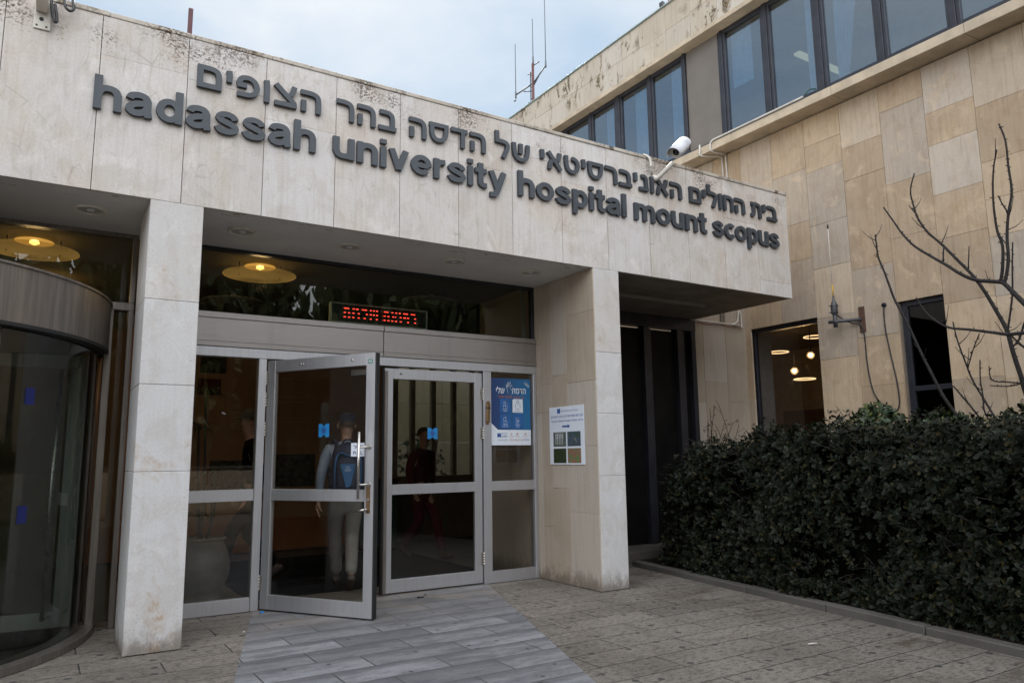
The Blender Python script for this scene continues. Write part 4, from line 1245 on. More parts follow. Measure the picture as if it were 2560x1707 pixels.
# upper windows: glass between mullion pairs
spans = [(10.89, 11.60), (10.10, 10.74), (9.21, 9.89), (8.36, 9.05), (6.73, 7.41), (5.87, 6.56), (5.00, 5.70), (4.12, 4.84), (3.26, 3.96), (2.40, 3.10), (1.54, 2.24)]
def upper_window(y0, y1):
    f = MB()
    XW = 8.70
    f.box(XW, y0-0.045, 6.118, XW+0.07, y0, 7.904)
    f.box(XW, y1, 6.118, XW+0.07, y1+0.045, 7.904)
    f.box(XW, y0, 6.118, XW+0.07, y1, 6.20)
    f.box(XW, y0, 7.835, XW+0.07, y1, 7.904)
    o = obj('window', f, 'darkframe', rb, bevel=0.003)
    obj('pane', MB().box(XW+0.03, y0, 6.20, XW+0.04, y1, 7.835), 'glass_blue', o)
    return o
mul = MB()
edges = []
for i, (a, b) in enumerate(spans):
    o = upper_window(a, b)
    if i == 6:    # curtain gathered behind this pane
        cm = MB()
        n = 40
        pv = []
        for j in range(9):
            z = 7.83-(7.83-6.24)*j/8
            tight = 1.0 if j < 4 else 1.0-0.11*(j-3)
            for k in range(n+1):
                y = 5.60-(0.34*tight)*k/n - (0.0 if j < 4 else 0.02*(j-3))*0
                pv.append((8.80+0.018*math.sin(k*1.25)+0.01*math.sin(k*0.5+j), y, z))
        cm.add(pv, [(j*(n+1)+k, j*(n+1)+k+1, (j+1)*(n+1)+k+1, (j+1)*(n+1)+k) for j in range(8) for k in range(n)], True)
        obj('curtain', cm, 'curtain', o)
bl = [x for x in bpy.data.objects if x.parent == rb and x.name.startswith('window')]
for o, (y0_, y1_), z0_ in ((bl[1], (10.12, 10.45), 6.2), (bl[2], (9.23, 9.62), 6.2), (bl[3], (8.38, 8.66), 6.2), (bl[4], (6.98, 7.40), 6.9), (bl[5], (5.88, 6.05), 6.2), (bl[8], (3.27, 3.52), 6.2), (bl[9], (2.42, 3.08), 7.0)):
    b = MB(); y_ = y0_
    while y_ < y1_-0.03:
        b.box(8.80, y_, z0_, 8.803+random.uniform(0, .006), y_+0.075, 7.83); y_ += 0.078
    obj('blind', b, 'curtain', o)
allm = [(7.455, 7.515), (6.605, 6.685), (5.745, 5.825), (4.885, 4.955), (4.005, 4.075), (3.145, 3.215), (2.285, 2.355), (9.095, 9.165), (9.935, 10.055), (10.785, 10.845)]
for a, b in allm:
    mul.box(8.685, a+0.001, 6.118, 8.77, b-0.001, 7.904)
mul.box(8.675, 8.255, 6.118, 8.77, 8.314, 7.904)
mul.box(8.70, 7.516, 6.118, 8.77, 7.56, 7.904)
mul.box(8.70, 0.0, 6.116, 8.77, 1.49, 7.904); mul.box(8.70, 11.65, 6.116, 8.77, 14.0, 7.904)
obj('mullions', mul, 'darkframe', rb, bevel=0.003)
obj('blank_panel', MB().box(8.715, 7.561, 6.12, 8.75, 8.254, 7.904), 'blank', rb, bevel=0.002)
obj('drip_rail', MB().box(8.662, 0.0, 6.098, 8.699, 14.0, 6.15), 'darkframe', rb, bevel=0.003)
# lower windows, set back in the wall
def low_window(y0, y1, z0, z1, gm, bars=()):
    XW = XR+0.06
    f = MB().box(XW, y0, z0, XW+0.07, y0+0.035, z1).box(XW, y1-0.07, z0, XW+0.07, y1, z1).box(XW, y0+0.035, z1-0.06, XW+0.07, y1-0.07, z1).box(XW, y0+0.035, z0, XW+0.07, y1-0.07, z0+0.05)
    for b in bars: f.box(XW-0.003, y0+0.035, b-0.03, XW+0.07, y1-0.07, b+0.03)
    o = obj('window', f, 'darkframe', rb, bevel=0.003)
    obj('pane', MB().box(XW+0.03, y0+0.035, z0+0.05, XW+0.038, y1-0.07, z1-0.06), gm, o)
    return o
low_window(W1[0], W1[1], 0.5, 3.099, 'glass_clear')
low_window(W2[0], W2[1], 0.7, 3.099, 'glass_dark', (2.03,))
# room behind the big window
obj('room_wall', MB().box(XR+0.225, 7.46, 0, 9.40, 7.6, 3.4), 'plaster_room', rb)
obj('room_wall', MB().box(12.6, 4.0, 0, 12.75, 11.4, 3.4), 'lobby_wall', rb)
obj('room_wall', MB().box(9.3, 11.25, 0, 12.59, 11.4, 3.4), 'lobby_wall', rb)
obj('room_wall', MB().box(9.40, 7.601, 0, 9.45, 11.249, 3.4), 'room_dark', rb)
obj('room_ceiling', MB().box(XR+0.225, 4.0, 3.30, 12.75, 11.4, 3.39), plain('glossy dark ceiling', (0.06, 0.05, 0.042), 0.22), rb)
obj('room_floor', MB().box(XR+0.225, 4.0, 0.0, 12.6, 11.25, 0.02), 'room_dark', rb)
obj('room_panel', MB().box(12.45, 7.5, 0.02, 12.59, 9.7, 2.1), 'room_dark', rb)
obj('room_wall', MB().box(XR+0.225, 5.6, 0, 12.59, 5.7, 3.29), 'room_dark', rb)

# ring lamps and spots seen through that window
ringl = [((10.5, 8.20, 2.97), 'glowing ring lamp nearest the left of the lower window'), ((10.5, 7.48, 3.13), 'glowing ring lamp at the top right of the lower window'), ((10.5, 7.72, 2.47), 'glowing ring lamp hung lowest behind the lower window')]
p0 = None
for loc, lbl in ringl:
    if p0 is None:
        p0 = thing('ring_lamp', lbl, 'ring lamp', loc, group='ring lamps in the side room')
        mb = MB()
        n = 28
        mb.tube([(0.165*math.cos(2*math.pi*k/n), 0.165*math.sin(2*math.pi*k/n), 0) for k in range(n+1)], 0.009, 8, caps=False)
        obj('ring', mb, 'ring', p0, local=True)
        obj('cord', MB().tube([(0, 0.16, 0.01), (0, 0, 0.33)], 0.002, 5).tube([(0, -0.16, 0.01), (0, 0, 0.33)], 0.002, 5), 'cable', p0, local=True)
        o = p0
    else:
        o = copy_tree(p0)
    o.location = loc; o['label'] = lbl
p0 = None
for loc, lbl in [((10.2, 7.36, 2.80), 'glowing spot lamp higher up behind the lower window'), ((10.2, 7.68, 2.585), 'glowing spot lamp lower down behind the lower window')]:
    if p0 is None:
        p0 = thing('spot_lamp', lbl, 'spot lamp', loc, group='spot lamps in the side room')
        ax = Vector((-0.75, -0.55, -0.3)).normalized()
        q = ax.to_track_quat('Z', 'Y').to_matrix().to_4x4()
        obj('shade', MB().lathe((0, 0, 0), [(0.02, -0.12), (0.05, -0.10), (0.06, 0.0)], 16).xf(q), 'cream_metal', p0, local=True)
        obj('bulb', MB().lathe((0, 0, 0), [(0.040, -0.01), (0.028, 0.010), (0.001, 0.014)], 16).xf(q), 'hotbulb', p0, local=True)
        obj('arm', MB().tube([(0.07, 0.05, 0.04), (0.1, 0.06, 0.50)], 0.008, 6), 'cable', p0, local=True)
        o = p0
    else:
        o = copy_tree(p0)
    o.location = loc; o['label'] = lbl
    pd = bpy.data.lights.new('spot_lamp_light', 'POINT'); pd.energy = 7.0; pd.color = (1.0, 0.6, 0.25); pd.shadow_soft_size = 0.05
    po = bpy.data.objects.new('spot_lamp_light', pd); COL.objects.link(po); po.parent = o; po.location = (0, 0.1, -0.16)
sl = thing('office_lamp', 'long ceiling lamp glowing behind an upper window beside the curtain', 'ceiling lamp', (10.0, 7.0, 7.6))
obj('tube', MB().box(9.25, 6.48, 7.20, 10.5, 6.58, 7.24), 'tube', sl)

# ------------------------------------------------------------------ fittings on the right wall
wa = thing('whip_antenna', 'grey whip antenna on a rusty wall bracket left of the narrow dark window', 'antenna', (XR, 5.58, 2.95))
AX, AY = 8.68, 5.86
obj('wall_plate', MB().box(XR-0.02, 5.545, 2.80, XR-0.003, 5.625, 3.13), 'rust', wa, bevel=0.003)
obj('arm', MB().tube([(XR-0.015, 5.585, 2.965), (AX, AY-0.02, 2.965), (AX-0.02, AY+0.08, 2.965)], 0.022, 8), 'galv', wa)
b = MB().tube([(AX, AY, 2.89), (AX, AY, 3.07)], 0.026, 10).lathe((AX, AY, 0), [(0.022, 3.05), (0.042, 3.07), (0.044, 3.18), (0.03, 3.22), (0.014, 3.25), (0.014, 3.30), (0.004, 3.31)], 16)
obj('base', b, 'galv', wa)
b = MB()
for z in (3.085, 3.175):
    b.tube([(AX+0.05, AY-0.03, z), (AX-0.06, AY+0.04, z)], 0.006, 6); b.tube([(AX-0.03, AY-0.07, z), (AX+0.03, AY+0.06, z)], 0.006, 6)
    b.lathe((AX, AY, z), [(0.045, -0.006), (0.052, 0.0), (0.045, 0.006)], 16)
obj('clamp', b, 'galv', wa)
obj('band', MB().tube([(AX, AY, 3.30), (AX, AY, 3.45)], 0.0085, 8), 'yellow', wa)
obj('whip', MB().tube([(AX, AY, 3.45), (AX, AY, 4.22)], 0.0045, 8), 'conduit', wa)
obj('tip', MB().tube([(AX, AY, 4.22), (AX, AY, 4.27)], 0.011, 8), 'black', wa)
wc = thing('cable', 'black cable looping down the stone wall from the antenna base to a wall hole', 'cable', (XR, 5.5, 2.0))
pts = [(AX, AY-0.02, 3.06), (8.74, 5.80, 3.0), (8.79, 5.70, 2.93), (8.82, 5.60, 2.90), (8.835, 5.57, 2.75), (8.835, 5.565, 2.4), (8.835, 5.53, 2.1), (8.835, 5.47, 1.94), (8.83, 5.36, 1.80), (8.83, 5.28, 1.76), (8.83, 5.215, 1.79), (8.83, 5.185, 1.90), (8.835, 5.20, 2.15), (8.835, 5.25, 2.5), (8.835, 5.285, 2.8), (8.835, 5.285, 3.02), (8.85, 5.275, 3.09)]
def smooth_path(p, n=5):
    p = [Vector(a) for a in p]
    o = []
    for i in range(len(p)-1):
        a, b_, c, d = p[max(i-1, 0)], p[i], p[i+1], p[min(i+2, len(p)-1)]
        for k in range(n):
            t = k/n
            o.append(0.5*((2*b_)+(c-a)*t+(2*a-5*b_+4*c-d)*t*t+(-a+3*b_-3*c+d)*t**3))
    o.append(p[-1]); return o
obj('cord', MB().tube(smooth_path(pts), 0.0085, 8), 'cable', wc)
obj('gland', MB().tube([(8.853, 5.275, 3.10), (8.83, 5.28, 3.09)], 0.03, 10), 'darkframe', wc)
# conduits around the sill
for k, (lbl, dy) in enumerate((('left of two pale conduit pipes bending under the window sill', 0.0), ('right of two pale conduit pipes, running on along the sill front', -0.22))):
    c = thing('conduit', lbl, 'conduit pipe', (XR, 7.8+dy, 4.5), group='conduit pipes at the window sill')
    o_ = 0.04*k
    p = [(8.835, 7.71+dy*0.35, 4.0), (8.835, 7.71+dy*0.35, 5.80), (8.80, 7.71+dy*0.4, 5.905), (8.62, 7.80+dy*0.8, 5.912), (8.51, 7.86+dy, 5.93), (8.505, 7.86+dy, 6.03)]
    if k == 1: p += [(8.505, 7.80+dy, 6.075), (8.505, 7.6+dy, 6.078), (8.505, 5.95, 6.078)]
    else: p += [(8.52, 7.87, 6.10)]
    obj('pipe', MB().tube(smooth_path(p, 6), 0.014, 8), 'conduit', c)
c = thing('cable', 'short green cable end at the window sill beside the conduit end', 'cable', (8.5, 5.9, 6.08))
obj('cord', MB().tube(smooth_path([(8.505, 5.95, 6.08), (8.50, 5.91, 6.10), (8.55, 5.88, 6.16), (8.66, 5.86, 6.19)]), 0.009, 6), plain('green cable', (0.006, 0.06, 0.05), 0.5), c)
c = thing('pipe_run', 'pale pipes and thin red wires along the back wall under the canopy end', 'pipes', (8.2, YB-0.05, 3.15))
b = MB().tube([(7.70, YB-0.03, 3.165), (8.72, YB-0.03, 3.16)], 0.013, 8)
b.tube([(8.33, YB-0.03, 3.17), (8.33, YB-0.03, 4.4)], 0.016, 8).tube([(8.38, YB-0.03, 3.17), (8.38, YB-0.03, 4.4)], 0.014, 8)
b.tube(smooth_path([(8.74, YB-0.03, 3.12), (8.745, YB-0.03, 3.3), (8.70, YB-0.03, 3.38), (8.66, YB-0.03, 3.22), (8.55, YB-0.03, 3.165)]), 0.012, 8)
obj('pipe', b, 'conduit', c)
obj('wire', MB().tube(smooth_path([(7.75, YB-0.045, 3.135), (8.0, YB-0.045, 3.115), (8.3, YB-0.045, 3.125), (8.55, YB-0.045, 3.11), (8.75, YB-0.045, 3.12)]), 0.005, 6), plain('red wire', (0.20, 0.05, 0.04), 0.6), c)

# ------------------------------------------------------------------ cameras, post on the fascia top
sc1 = thing('security_camera', 'white bullet security camera on a bent arm above the fascia edge', 'security camera', (5.60, YF, 4.33))
C0 = Vector((5.67, 5.55, 4.55)); D = Vector((-0.66, -0.16, -0.56)).normalized()
q = Matrix.Translation(C0) @ D.to_track_quat('Z', 'Y').to_matrix().to_4x4() @ Matrix.Scale(0.98, 4)
obj('housing', MB().lathe((0, 0, 0), [(0.001, -0.20), (0.055, -0.20), (0.068, -0.18), (0.072, 0.05), (0.066, 0.075), (0.062, 0.068)], 24).xf(q), 'white_plastic', sc1)
obj('face', MB().lathe((0, 0, 0), [(0.064, 0.066), (0.036, 0.062)], 24).xf(q), 'cream_metal', sc1)
obj('lens', MB().lathe((0, 0, 0), [(0.036, 0.066), (0.034, 0.056), (0.001, 0.054)], 20).xf(q), plain('camera lens', (0.006, 0.006, 0.007), 0.12), sc1)
sh = MB()
n = 20
vs_ = []
for z in (-0.19, 0.135):
    for r_ in (0.079, 0.083):
        for k in range(n+1):
            a = math.pi*(k/n)*1.12-0.06*math.pi
            vs_.append((r_*math.cos(a), r_*math.sin(a), z))
m = n+1
fs = []
for k in range(n):
    fs += [(k, k+1, 2*m+k+1, 2*m+k), (m+k, 3*m+k, 3*m+k+1, m+k+1), (k, m+k, m+k+1, k+1), (2*m+k, 2*m+k+1, 3*m+k+1, 3*m+k)]
sh.add(vs_, fs, True)
up = Vector((0, 0, 1)); yv = (up - D*up.dot(D)).normalized(); xv = yv.cross(D)
qs = Matrix.Translation(C0) @ Matrix((xv, yv, D)).transposed().to_4x4() @ Matrix.Scale(0.98, 4)
obj('sun_shield', sh.xf(qs), 'white_plastic', sc1)
obj('bracket', MB().tube(smooth_path([(5.53, YF+0.0, 4.30), (5.55, 5.76, 4.28), (5.60, 5.66, 4.36), (5.64, 5.60, 4.42)]), [0.034]*5+[0.024]*11, 12), 'cream_metal', sc1)
obj('cord', MB().tube(smooth_path([(5.53, YF-0.005, 4.33), (5.47, 5.77, 4.36), (5.47, 5.775, 4.46), (5.45, 5.79, 4.515), (5.42, 5.83, 4.545)]), 0.014, 8), 'cream_metal', sc1)
sc2 = thing('camera_bracket', 'cream metal bracket with black coiled cables at the top left fascia corner', 'bracket', (-0.18, YF, 4.35))
obj('plate', MB().box(-0.232, 5.797, 4.262, -0.130, YF-0.003, 4.47), 'cream_metal', sc2, bevel=0.003)
obj('arm', MB().box(-0.225, 5.60, 4.385, -0.150, 5.796, 4.47), 'cream_metal', sc2, bevel=0.004)
b = MB()
for x, z in ((-0.213, 4.285), (-0.155, 4.283)): b.tube([(x, 5.797, z), (x, 5.794, z)], 0.007, 8)
b.tube([(-0.187, 5.797, 4.335), (-0.187, 5.794, 4.335)], 0.014, 10)
obj('bolt_hole', b, 'black', sc2)
obj('cord', MB().tube(smooth_path([(-0.14, 5.77, 4.50), (-0.125, 5.74, 4.36), (-0.105, 5.72, 4.30), (-0.095, 5.74, 4.33), (-0.115, 5.78, 4.46)]), 0.010, 8).tube(smooth_path([(-0.065, 5.76, 4.52), (-0.05, 5.74, 4.44), (-0.02, 5.74, 4.42), (0.0, 5.76, 4.46), (-0.01, 5.79, 4.53)]), 0.010, 8), 'cable', sc2)
rp_ = thing('red_post', 'short red brown metal post sticking up behind the fascia coping', 'post', (0.785, 5.95, 4.3))
obj('bar', MB().box(0.770, 5.94, 4.12, 0.802, 5.972, 4.82), 'redpost', rp_, bevel=0.002)
obj('foot', MB().box(0.74, 5.91, 4.1205, 0.83, 6.0, 4.14), 'galv', rp_)

# ------------------------------------------------------------------ antennas on the far roof
MX = 10.5
am = thing('antenna_mast', 'red and grey radio mast with three thin whips on the far roof', 'antenna mast', (MX, 15.40, 8.4))
def mp_(px, py):      # offsets read off the photograph's mast, metres on the mast plane
    return None
MY = 15.42
b = MB().tube([(MX, MY, 8.4), (MX, MY, 11.66)], 0.036, 8)
obj('pole', b, plain('faded red mast', (0.10, 0.035, 0.032), 0.7), am)
b = MB().tube([(MX-0.02, MY+0.08, 8.4), (MX-0.02, MY+0.08, 11.45)], 0.016, 6).tube([(MX-0.02, MY+0.05, 10.0), (MX-0.02, MY-0.03, 10.0)], 0.02, 6).tube([(MX-0.02, MY+0.05, 10.4), (MX-0.02, MY-0.03, 10.4)], 0.02, 6)
b.tube([(MX, MY, 11.10), (MX-0.10, MY+0.70, 11.05)], 0.02, 6).tube([(MX, MY, 10.88), (MX-0.05, MY+0.38, 11.02)], 0.014, 6)
b.tube([(MX, MY-0.03, 11.10), (MX+0.1, MY-0.44, 11.42)], 0.02, 6).tube([(MX, MY, 11.0), (MX+0.05, MY-0.2, 11.22)], 0.014, 6)
for k in range(9): b.tube([(MX-0.02, MY+0.09, 8.7+0.33*k), (MX, MY-0.02, 8.7+0.33*k)], 0.012, 5)
b.tube([(MX, MY, 11.60), (MX+0.05, MY-0.24, 11.62)], 0.014, 6).tube([(MX, MY+0.05, 11.40), (MX-0.03, MY+0.2, 11.43)], 0.014, 6).tube([(MX-0.10, MY+0.70, 10.9), (MX-0.10, MY+0.78, 10.9)], 0.02, 6)
b.tube([(MX, MY-0.05, 9.0), (MX+0.05, MY-0.50, 8.95)], 0.02, 6)
obj('crossarm', b, 'galv', am)
for (x, y, z0, z1) in ((MX-0.10, MY+0.70, 10.95, 12.55), (MX, MY-0.02, 11.66, 12.95), (MX+0.1, MY-0.46, 11.36, 13.55)):
    wb = MB().tube([(x, y, z0), (x, y, z0+0.2)], 0.022, 6).tube([(x, y, z0+0.2), (x, y, z1)], 0.011, 6)
    obj('whip', wb, 'antenna_grey', am)
obj('stay', MB().tube([(MX, MY+0.22, 10.65), (MX, MY-0.1, 8.4)], 0.018, 6), 'galv', am)
obj('panel', MB().box(MX-0.03, MY-0.12, 8.4, MX+0.05, MY-0.03, 9.75), 'conduit', am, bevel=0.01)
pa = thing('panel_antenna', 'pale upright panel antenna on the far roof left of the mast', 'antenna', (10.6, 16.1, 8.4))
obj('panel', MB().box(10.55, 16.06, 8.3, 10.65, 16.16, 9.36), 'conduit', pa, bevel=0.01)
obj('pole', MB().tube([(10.6, 15.93, 8.2), (10.6, 15.93, 9.25)], 0.04, 8), plain('pinkish pole paint', (0.40, 0.26, 0.2), 0.6), pa)
obj('arm', MB().tube([(10.6, 15.93, 8.95), (10.6, 15.50, 9.05)], 0.018, 6), 'galv', pa)
obj('roof_wing', MB().box(9.2, 14.12, 8.0, 22, 24, 8.5), 'plaza', rb)
ra = thing('roof_antenna', 'small thin aerial at the parapet near the top edge', 'antenna', (8.8, 8.85, 8.5))
obj('pole', MB().tube([(8.8, 8.83, 8.5), (8.8, 8.83, 9.19)], 0.018, 6).tube([(8.8, 8.66, 8.5), (8.8, 8.66, 9.6)], 0.016, 6), plain('red aerial paint', (0.3, 0.08, 0.06), 0.6), ra)
obj('head', MB().box(8.77, 8.79, 9.11, 8.83, 8.87, 9.18), 'galv', ra)

# ------------------------------------------------------------------ lobby contents
ep = thing('exhibition_board', 'large ochre exhibition board with rows of small text on the lobby back wall', 'exhibition board', (3.0, 11.0, 0))
obj('board', MB().box(0.6, 10.95, 0.47, 4.5, 11.04, 3.0), 'brown_panel', ep)
obj('base_board', MB().box(0.6, 10.94, 0.03, 4.5, 11.04, 0.468), 'orange_panel', ep)
tl = MB()
for c0, c1, zt_, zb in ((2.25, 2.62, 2.6, 1.65), (2.78, 3.3, 2.6, 1.3)):
    z = zt_
    while z > zb:
        if random.random() > 0.12:
            tl.box(c0+random.uniform(0, 0.14 if z < 2.1 else 0.04), 10.946, z, c1, 10.949, z+0.014)
        z -= 0.033
for k, t_ in enumerate(('סופי', 'ועוד', 'גם', 'עולה')):
    text_into(tl, t_, lambda u, v, d: (u, 10.949-d, v), 3.72, 1.85-0.2*k, height=0.13, depth=(0, 0.003), offset=0.01)
obj('printing', tl, plain('faded brown ink', (0.27, 0.145, 0.075), 0.8), ep)
for x0, x1, z0, z1 in ((2.0, 2.62, 0.85, 1.28), (2.9, 3.46, 0.9, 1.36)):
    obj('picture', MB().box(x0, 10.94, z0, x1, 10.949, z1), 'picture', ep)
ar = thing('wall_textiles', 'dark red and black textile pieces hanging high on the ochre board', 'artwork', (2.0, 10.9, 2.4))
obj('textile', MB().box(1.80, 10.93, 2.18, 2.10, 10.945, 2.40), 'redart', ar, bevel=0.01)
obj('textile', MB().box(1.82, 10.93, 2.48, 2.16, 10.945, 2.86), 'picture', ar, bevel=0.01)
obj('textile', MB().box(1.52, 10.93, 2.42, 1.66, 10.945, 2.68), 'black_cloth', ar, bevel=0.01)
cb = thing('cabinet', 'dark green cabinet standing by the lobby back wall', 'cabinet', (4.2, 10.6, 0))
obj('body', MB().box(3.95, 10.3, 0.03, 4.5, 10.9, 0.95), 'green_dark', cb, bevel=0.01)
obj('top', MB().box(3.93, 10.28, 0.951, 4.52, 10.92, 0.985), 'room_dark', cb, bevel=0.005)
mt_ = thing('entrance_mat', 'dark entrance mat on the lobby floor behind the doors', 'mat', (2.6, 8.6, 0))
obj('carpet', MB().box(1.75, 7.35, 0.003, 4.4, 10.2, 0.012), 'mat', mt_)
# hanging amber lamps
lamps = [((1.77, 7.54), 'glowing amber dish lamp behind the transom left of the red display', True), ((-0.15, 7.60), 'glowing amber dish lamp above the revolving door drum, larger pair', True), ((-0.03, 9.15), 'smaller glowing amber dish lamp deeper above the revolving door', True), ((1.82, 9.0), 'faint dish lamp deeper behind the transom, below the amber one', False), ((3.85, 7.9), 'unlit grey dish lamp behind the transom right of the red display', False)]
src = {}
for (x, y), lbl, lit in lamps:
    if lit not in src:
        t = thing('dish_lamp', lbl, 'ceiling lamp', (x, y, 3.23), group='dish lamps in the lobby ceiling')
        obj('reflector', MB().lathe((0, 0, 0), [(0.15, -0.030), (0.150, -0.034), (0.13, -0.034), (0.125, -0.022), (0.07, -0.012), (0.001, -0.008)], 32), 'glow' if lit else 'lobby_ceiling', t, local=True)
        obj('bulb', MB().lathe((0, 0, -0.045), [(0.001, 0.03), (0.035, 0.02), (0.04, 0.0), (0.001, -0.02)], 16), 'bulb' if lit else 'white_plastic', t, local=True)
        obj('dish', MB().lathe((0, 0, 0), [(0.35, -0.110), (0.352, -0.116), (0.30, -0.124), (0.001, -0.128)], 40), 'dish' if lit else 'dish_off', t, local=True)
        obj('rod', MB().tube([(0.2, 0, -0.14), (0.2, 0, 0)], 0.005, 6).tube([(-0.2, 0, -0.14), (-0.2, 0, 0)], 0.005, 6), 'cable', t, local=True)
        if lit:
            pd = bpy.data.lights.new('dish_lamp_light', 'POINT'); pd.energy = 4.5; pd.color = (1.0, 0.62, 0.30); pd.shadow_soft_size = 0.08
            po = bpy.data.objects.new('dish_lamp_light', pd); COL.objects.link(po); po.parent = t; po.location = (0, 0, -0.2)
        src[lit] = t; o = t
    else:
        o = copy_tree(src[lit])
    o.location = (x, y, 3.23); o['label'] = lbl

# planter with a tall slim plant
pt = thing('planter', 'large round grey clay pot inside the left fixed glass panel', 'planter', (1.33, 7.45, 0))
obj('pot', MB().lathe((1.33, 7.45, 0), [(0.001, 0.003), (0.17, 0.003), (0.18, 0.06), (0.165, 0.085), (0.20, 0.14), (0.245, 0.26), (0.25, 0.36), (0.225, 0.47), (0.19, 0.545), (0.20, 0.575), (0.185, 0.58), (0.17, 0.54), (0.001, 0.52)], 40), 'pot', pt)
obj('rim', MB().lathe((1.33, 7.45, 0), [(0.185, 0.565), (0.207, 0.57), (0.207, 0.59), (0.185, 0.592)], 40), 'pot', pt)
pl = thing('dracaena_plant', 'tall thin indoor plant with drooping strap leaves rising from the clay pot', 'plant', (1.33, 7.45, 0.52))
b = MB()
lf = MB()
def strap(base, az, L, droop, wd):
    pts = []
    d = Vector((math.cos(az), math.sin(az), 0))
    for k in range(6):
        t = k/5
        p = Vector(base)+d*(L*t*0.9)+Vector((0, 0, L*(0.55*t-droop*t*t)))
        pts.append(p)
    side = Vector((-d.y, d.x, 0))
    vv = []
    for k, p in enumerate(pts):
        w_ = wd*(math.sin(math.pi*min(1, 0.15+0.85*k/5))+0.08)
        vv += [tuple(p-side*w_), tuple(p+Vector((0, 0, -w_*0.35))), tuple(p+side*w_)]
    lf.add(vv, [q for k in range(5) for q in ((3*k, 3*k+1, 3*k+4, 3*k+3), (3*k+1, 3*k+2, 3*k+5, 3*k+4))])
for (x, y, h, nl) in ((1.30, 7.45, 1.95, 15), (1.26, 7.5, 1.62, 16), (1.38, 7.42, 1.05, 12), (1.42, 7.5, 1.2, 10), (1.28, 7.4, 0.85, 10)):
    b.tube(smooth_path([(1.33+(x-1.33)*0.3, y, 0.5), (x+0.02, y, 0.5+(h-0.5)*0.5), (x, y, h)]), 0.011, 7)
    for k in range(nl):
        strap((x, y, h-random.uniform(0, 0.08)), random.uniform(0, 6.28), random.uniform(0.2, 0.36), random.uniform(0.5, 1.1), random.uniform(0.007, 0.012))
obj('stem', b, 'bark', pl)
obj('foliage', lf, 'leaf_in', pl)

# ------------------------------------------------------------------ people
def skin_mesh(verts, edges, radii, levels=2, root=0):
    me = bpy.data.meshes.new('figure')
    me.from_pydata([tuple(v) for v in verts], edges, [])
    o = bpy.data.objects.new('figure', me); COL.objects.link(o)
    s_ = o.modifiers.new('skin', 'SKIN'); s_.use_smooth_shade = True
    for i, r in enumerate(radii):
        sv = me.skin_vertices[0].data[i]
        sv.radius = r if isinstance(r, tuple) else (r, r)
        sv.use_root = (i == root)
    sb = o.modifiers.new('sub', 'SUBSURF'); sb.levels = levels; sb.render_levels = levels
    dg = bpy.context.evaluated_depsgraph_get()
    m2 = bpy.data.meshes.new_from_object(o.evaluated_get(dg))
    bpy.data.objects.remove(o); bpy.data.meshes.remove(me)
    for p in m2.polygons: p.use_smooth = True
    return m2
def skin_part(name, chains, mat, parent, levels=2):
    """chains: lists of (point, radius); equal points are merged"""
    verts, rad, edges, idx = [], [], [], {}
    for ch in chains:
        prev = None
        for p, r in ch:
            k = tuple(round(c, 4) for c in p)
            if k not in idx:
                idx[k] = len(verts); verts.append(p); rad.append(r)
            if prev is not None: edges.append((prev, idx[k]))
            prev = idx[k]
    m2 = skin_mesh(verts, edges, rad, levels)
    m2.materials.clear()
    return finish_mesh(name, m2, MT[mat] if isinstance(mat, str) else mat, parent)
def hand_chains(w_, d, palm_n, s=1.0, curl=0.35):
    """wrist, direction of the hand, direction the palm faces"""
    w_ = Vector(w_); d = Vector(d).normalized(); n = Vector(palm_n).normalized()
    side = d.cross(n).normalized()
    kn = w_+d*0.085*s
    out = [[(w_, 0.020), (w_+d*0.045*s, (0.030, 0.016)), (kn, (0.030, 0.014))]]
    for k, L in enumerate((0.070, 0.080, 0.074, 0.056)):
        b0 = kn+side*(0.027-0.018*k)*s
        d1 = (d+n*curl*0.6).normalized(); d2 = (d+n*curl*1.6).normalized()
        out.append([(kn, (0.030, 0.014)), (b0+d*0.008, 0.009), (b0+d1*L*0.5*s, 0.0082), (b0+d1*L*0.5*s+d2*L*0.5*s, 0.007)])
    t0 = w_+d*0.035*s+side*0.026*s
    out.append([(w_+d*0.045*s, (0.030, 0.016)), (t0, 0.012), (t0+(d*0.7+side*0.5+n*0.4)*0.038*s, 0.010), (t0+(d*0.9+side*0.35+n*0.6)*0.066*s, 0.008)])
    return out

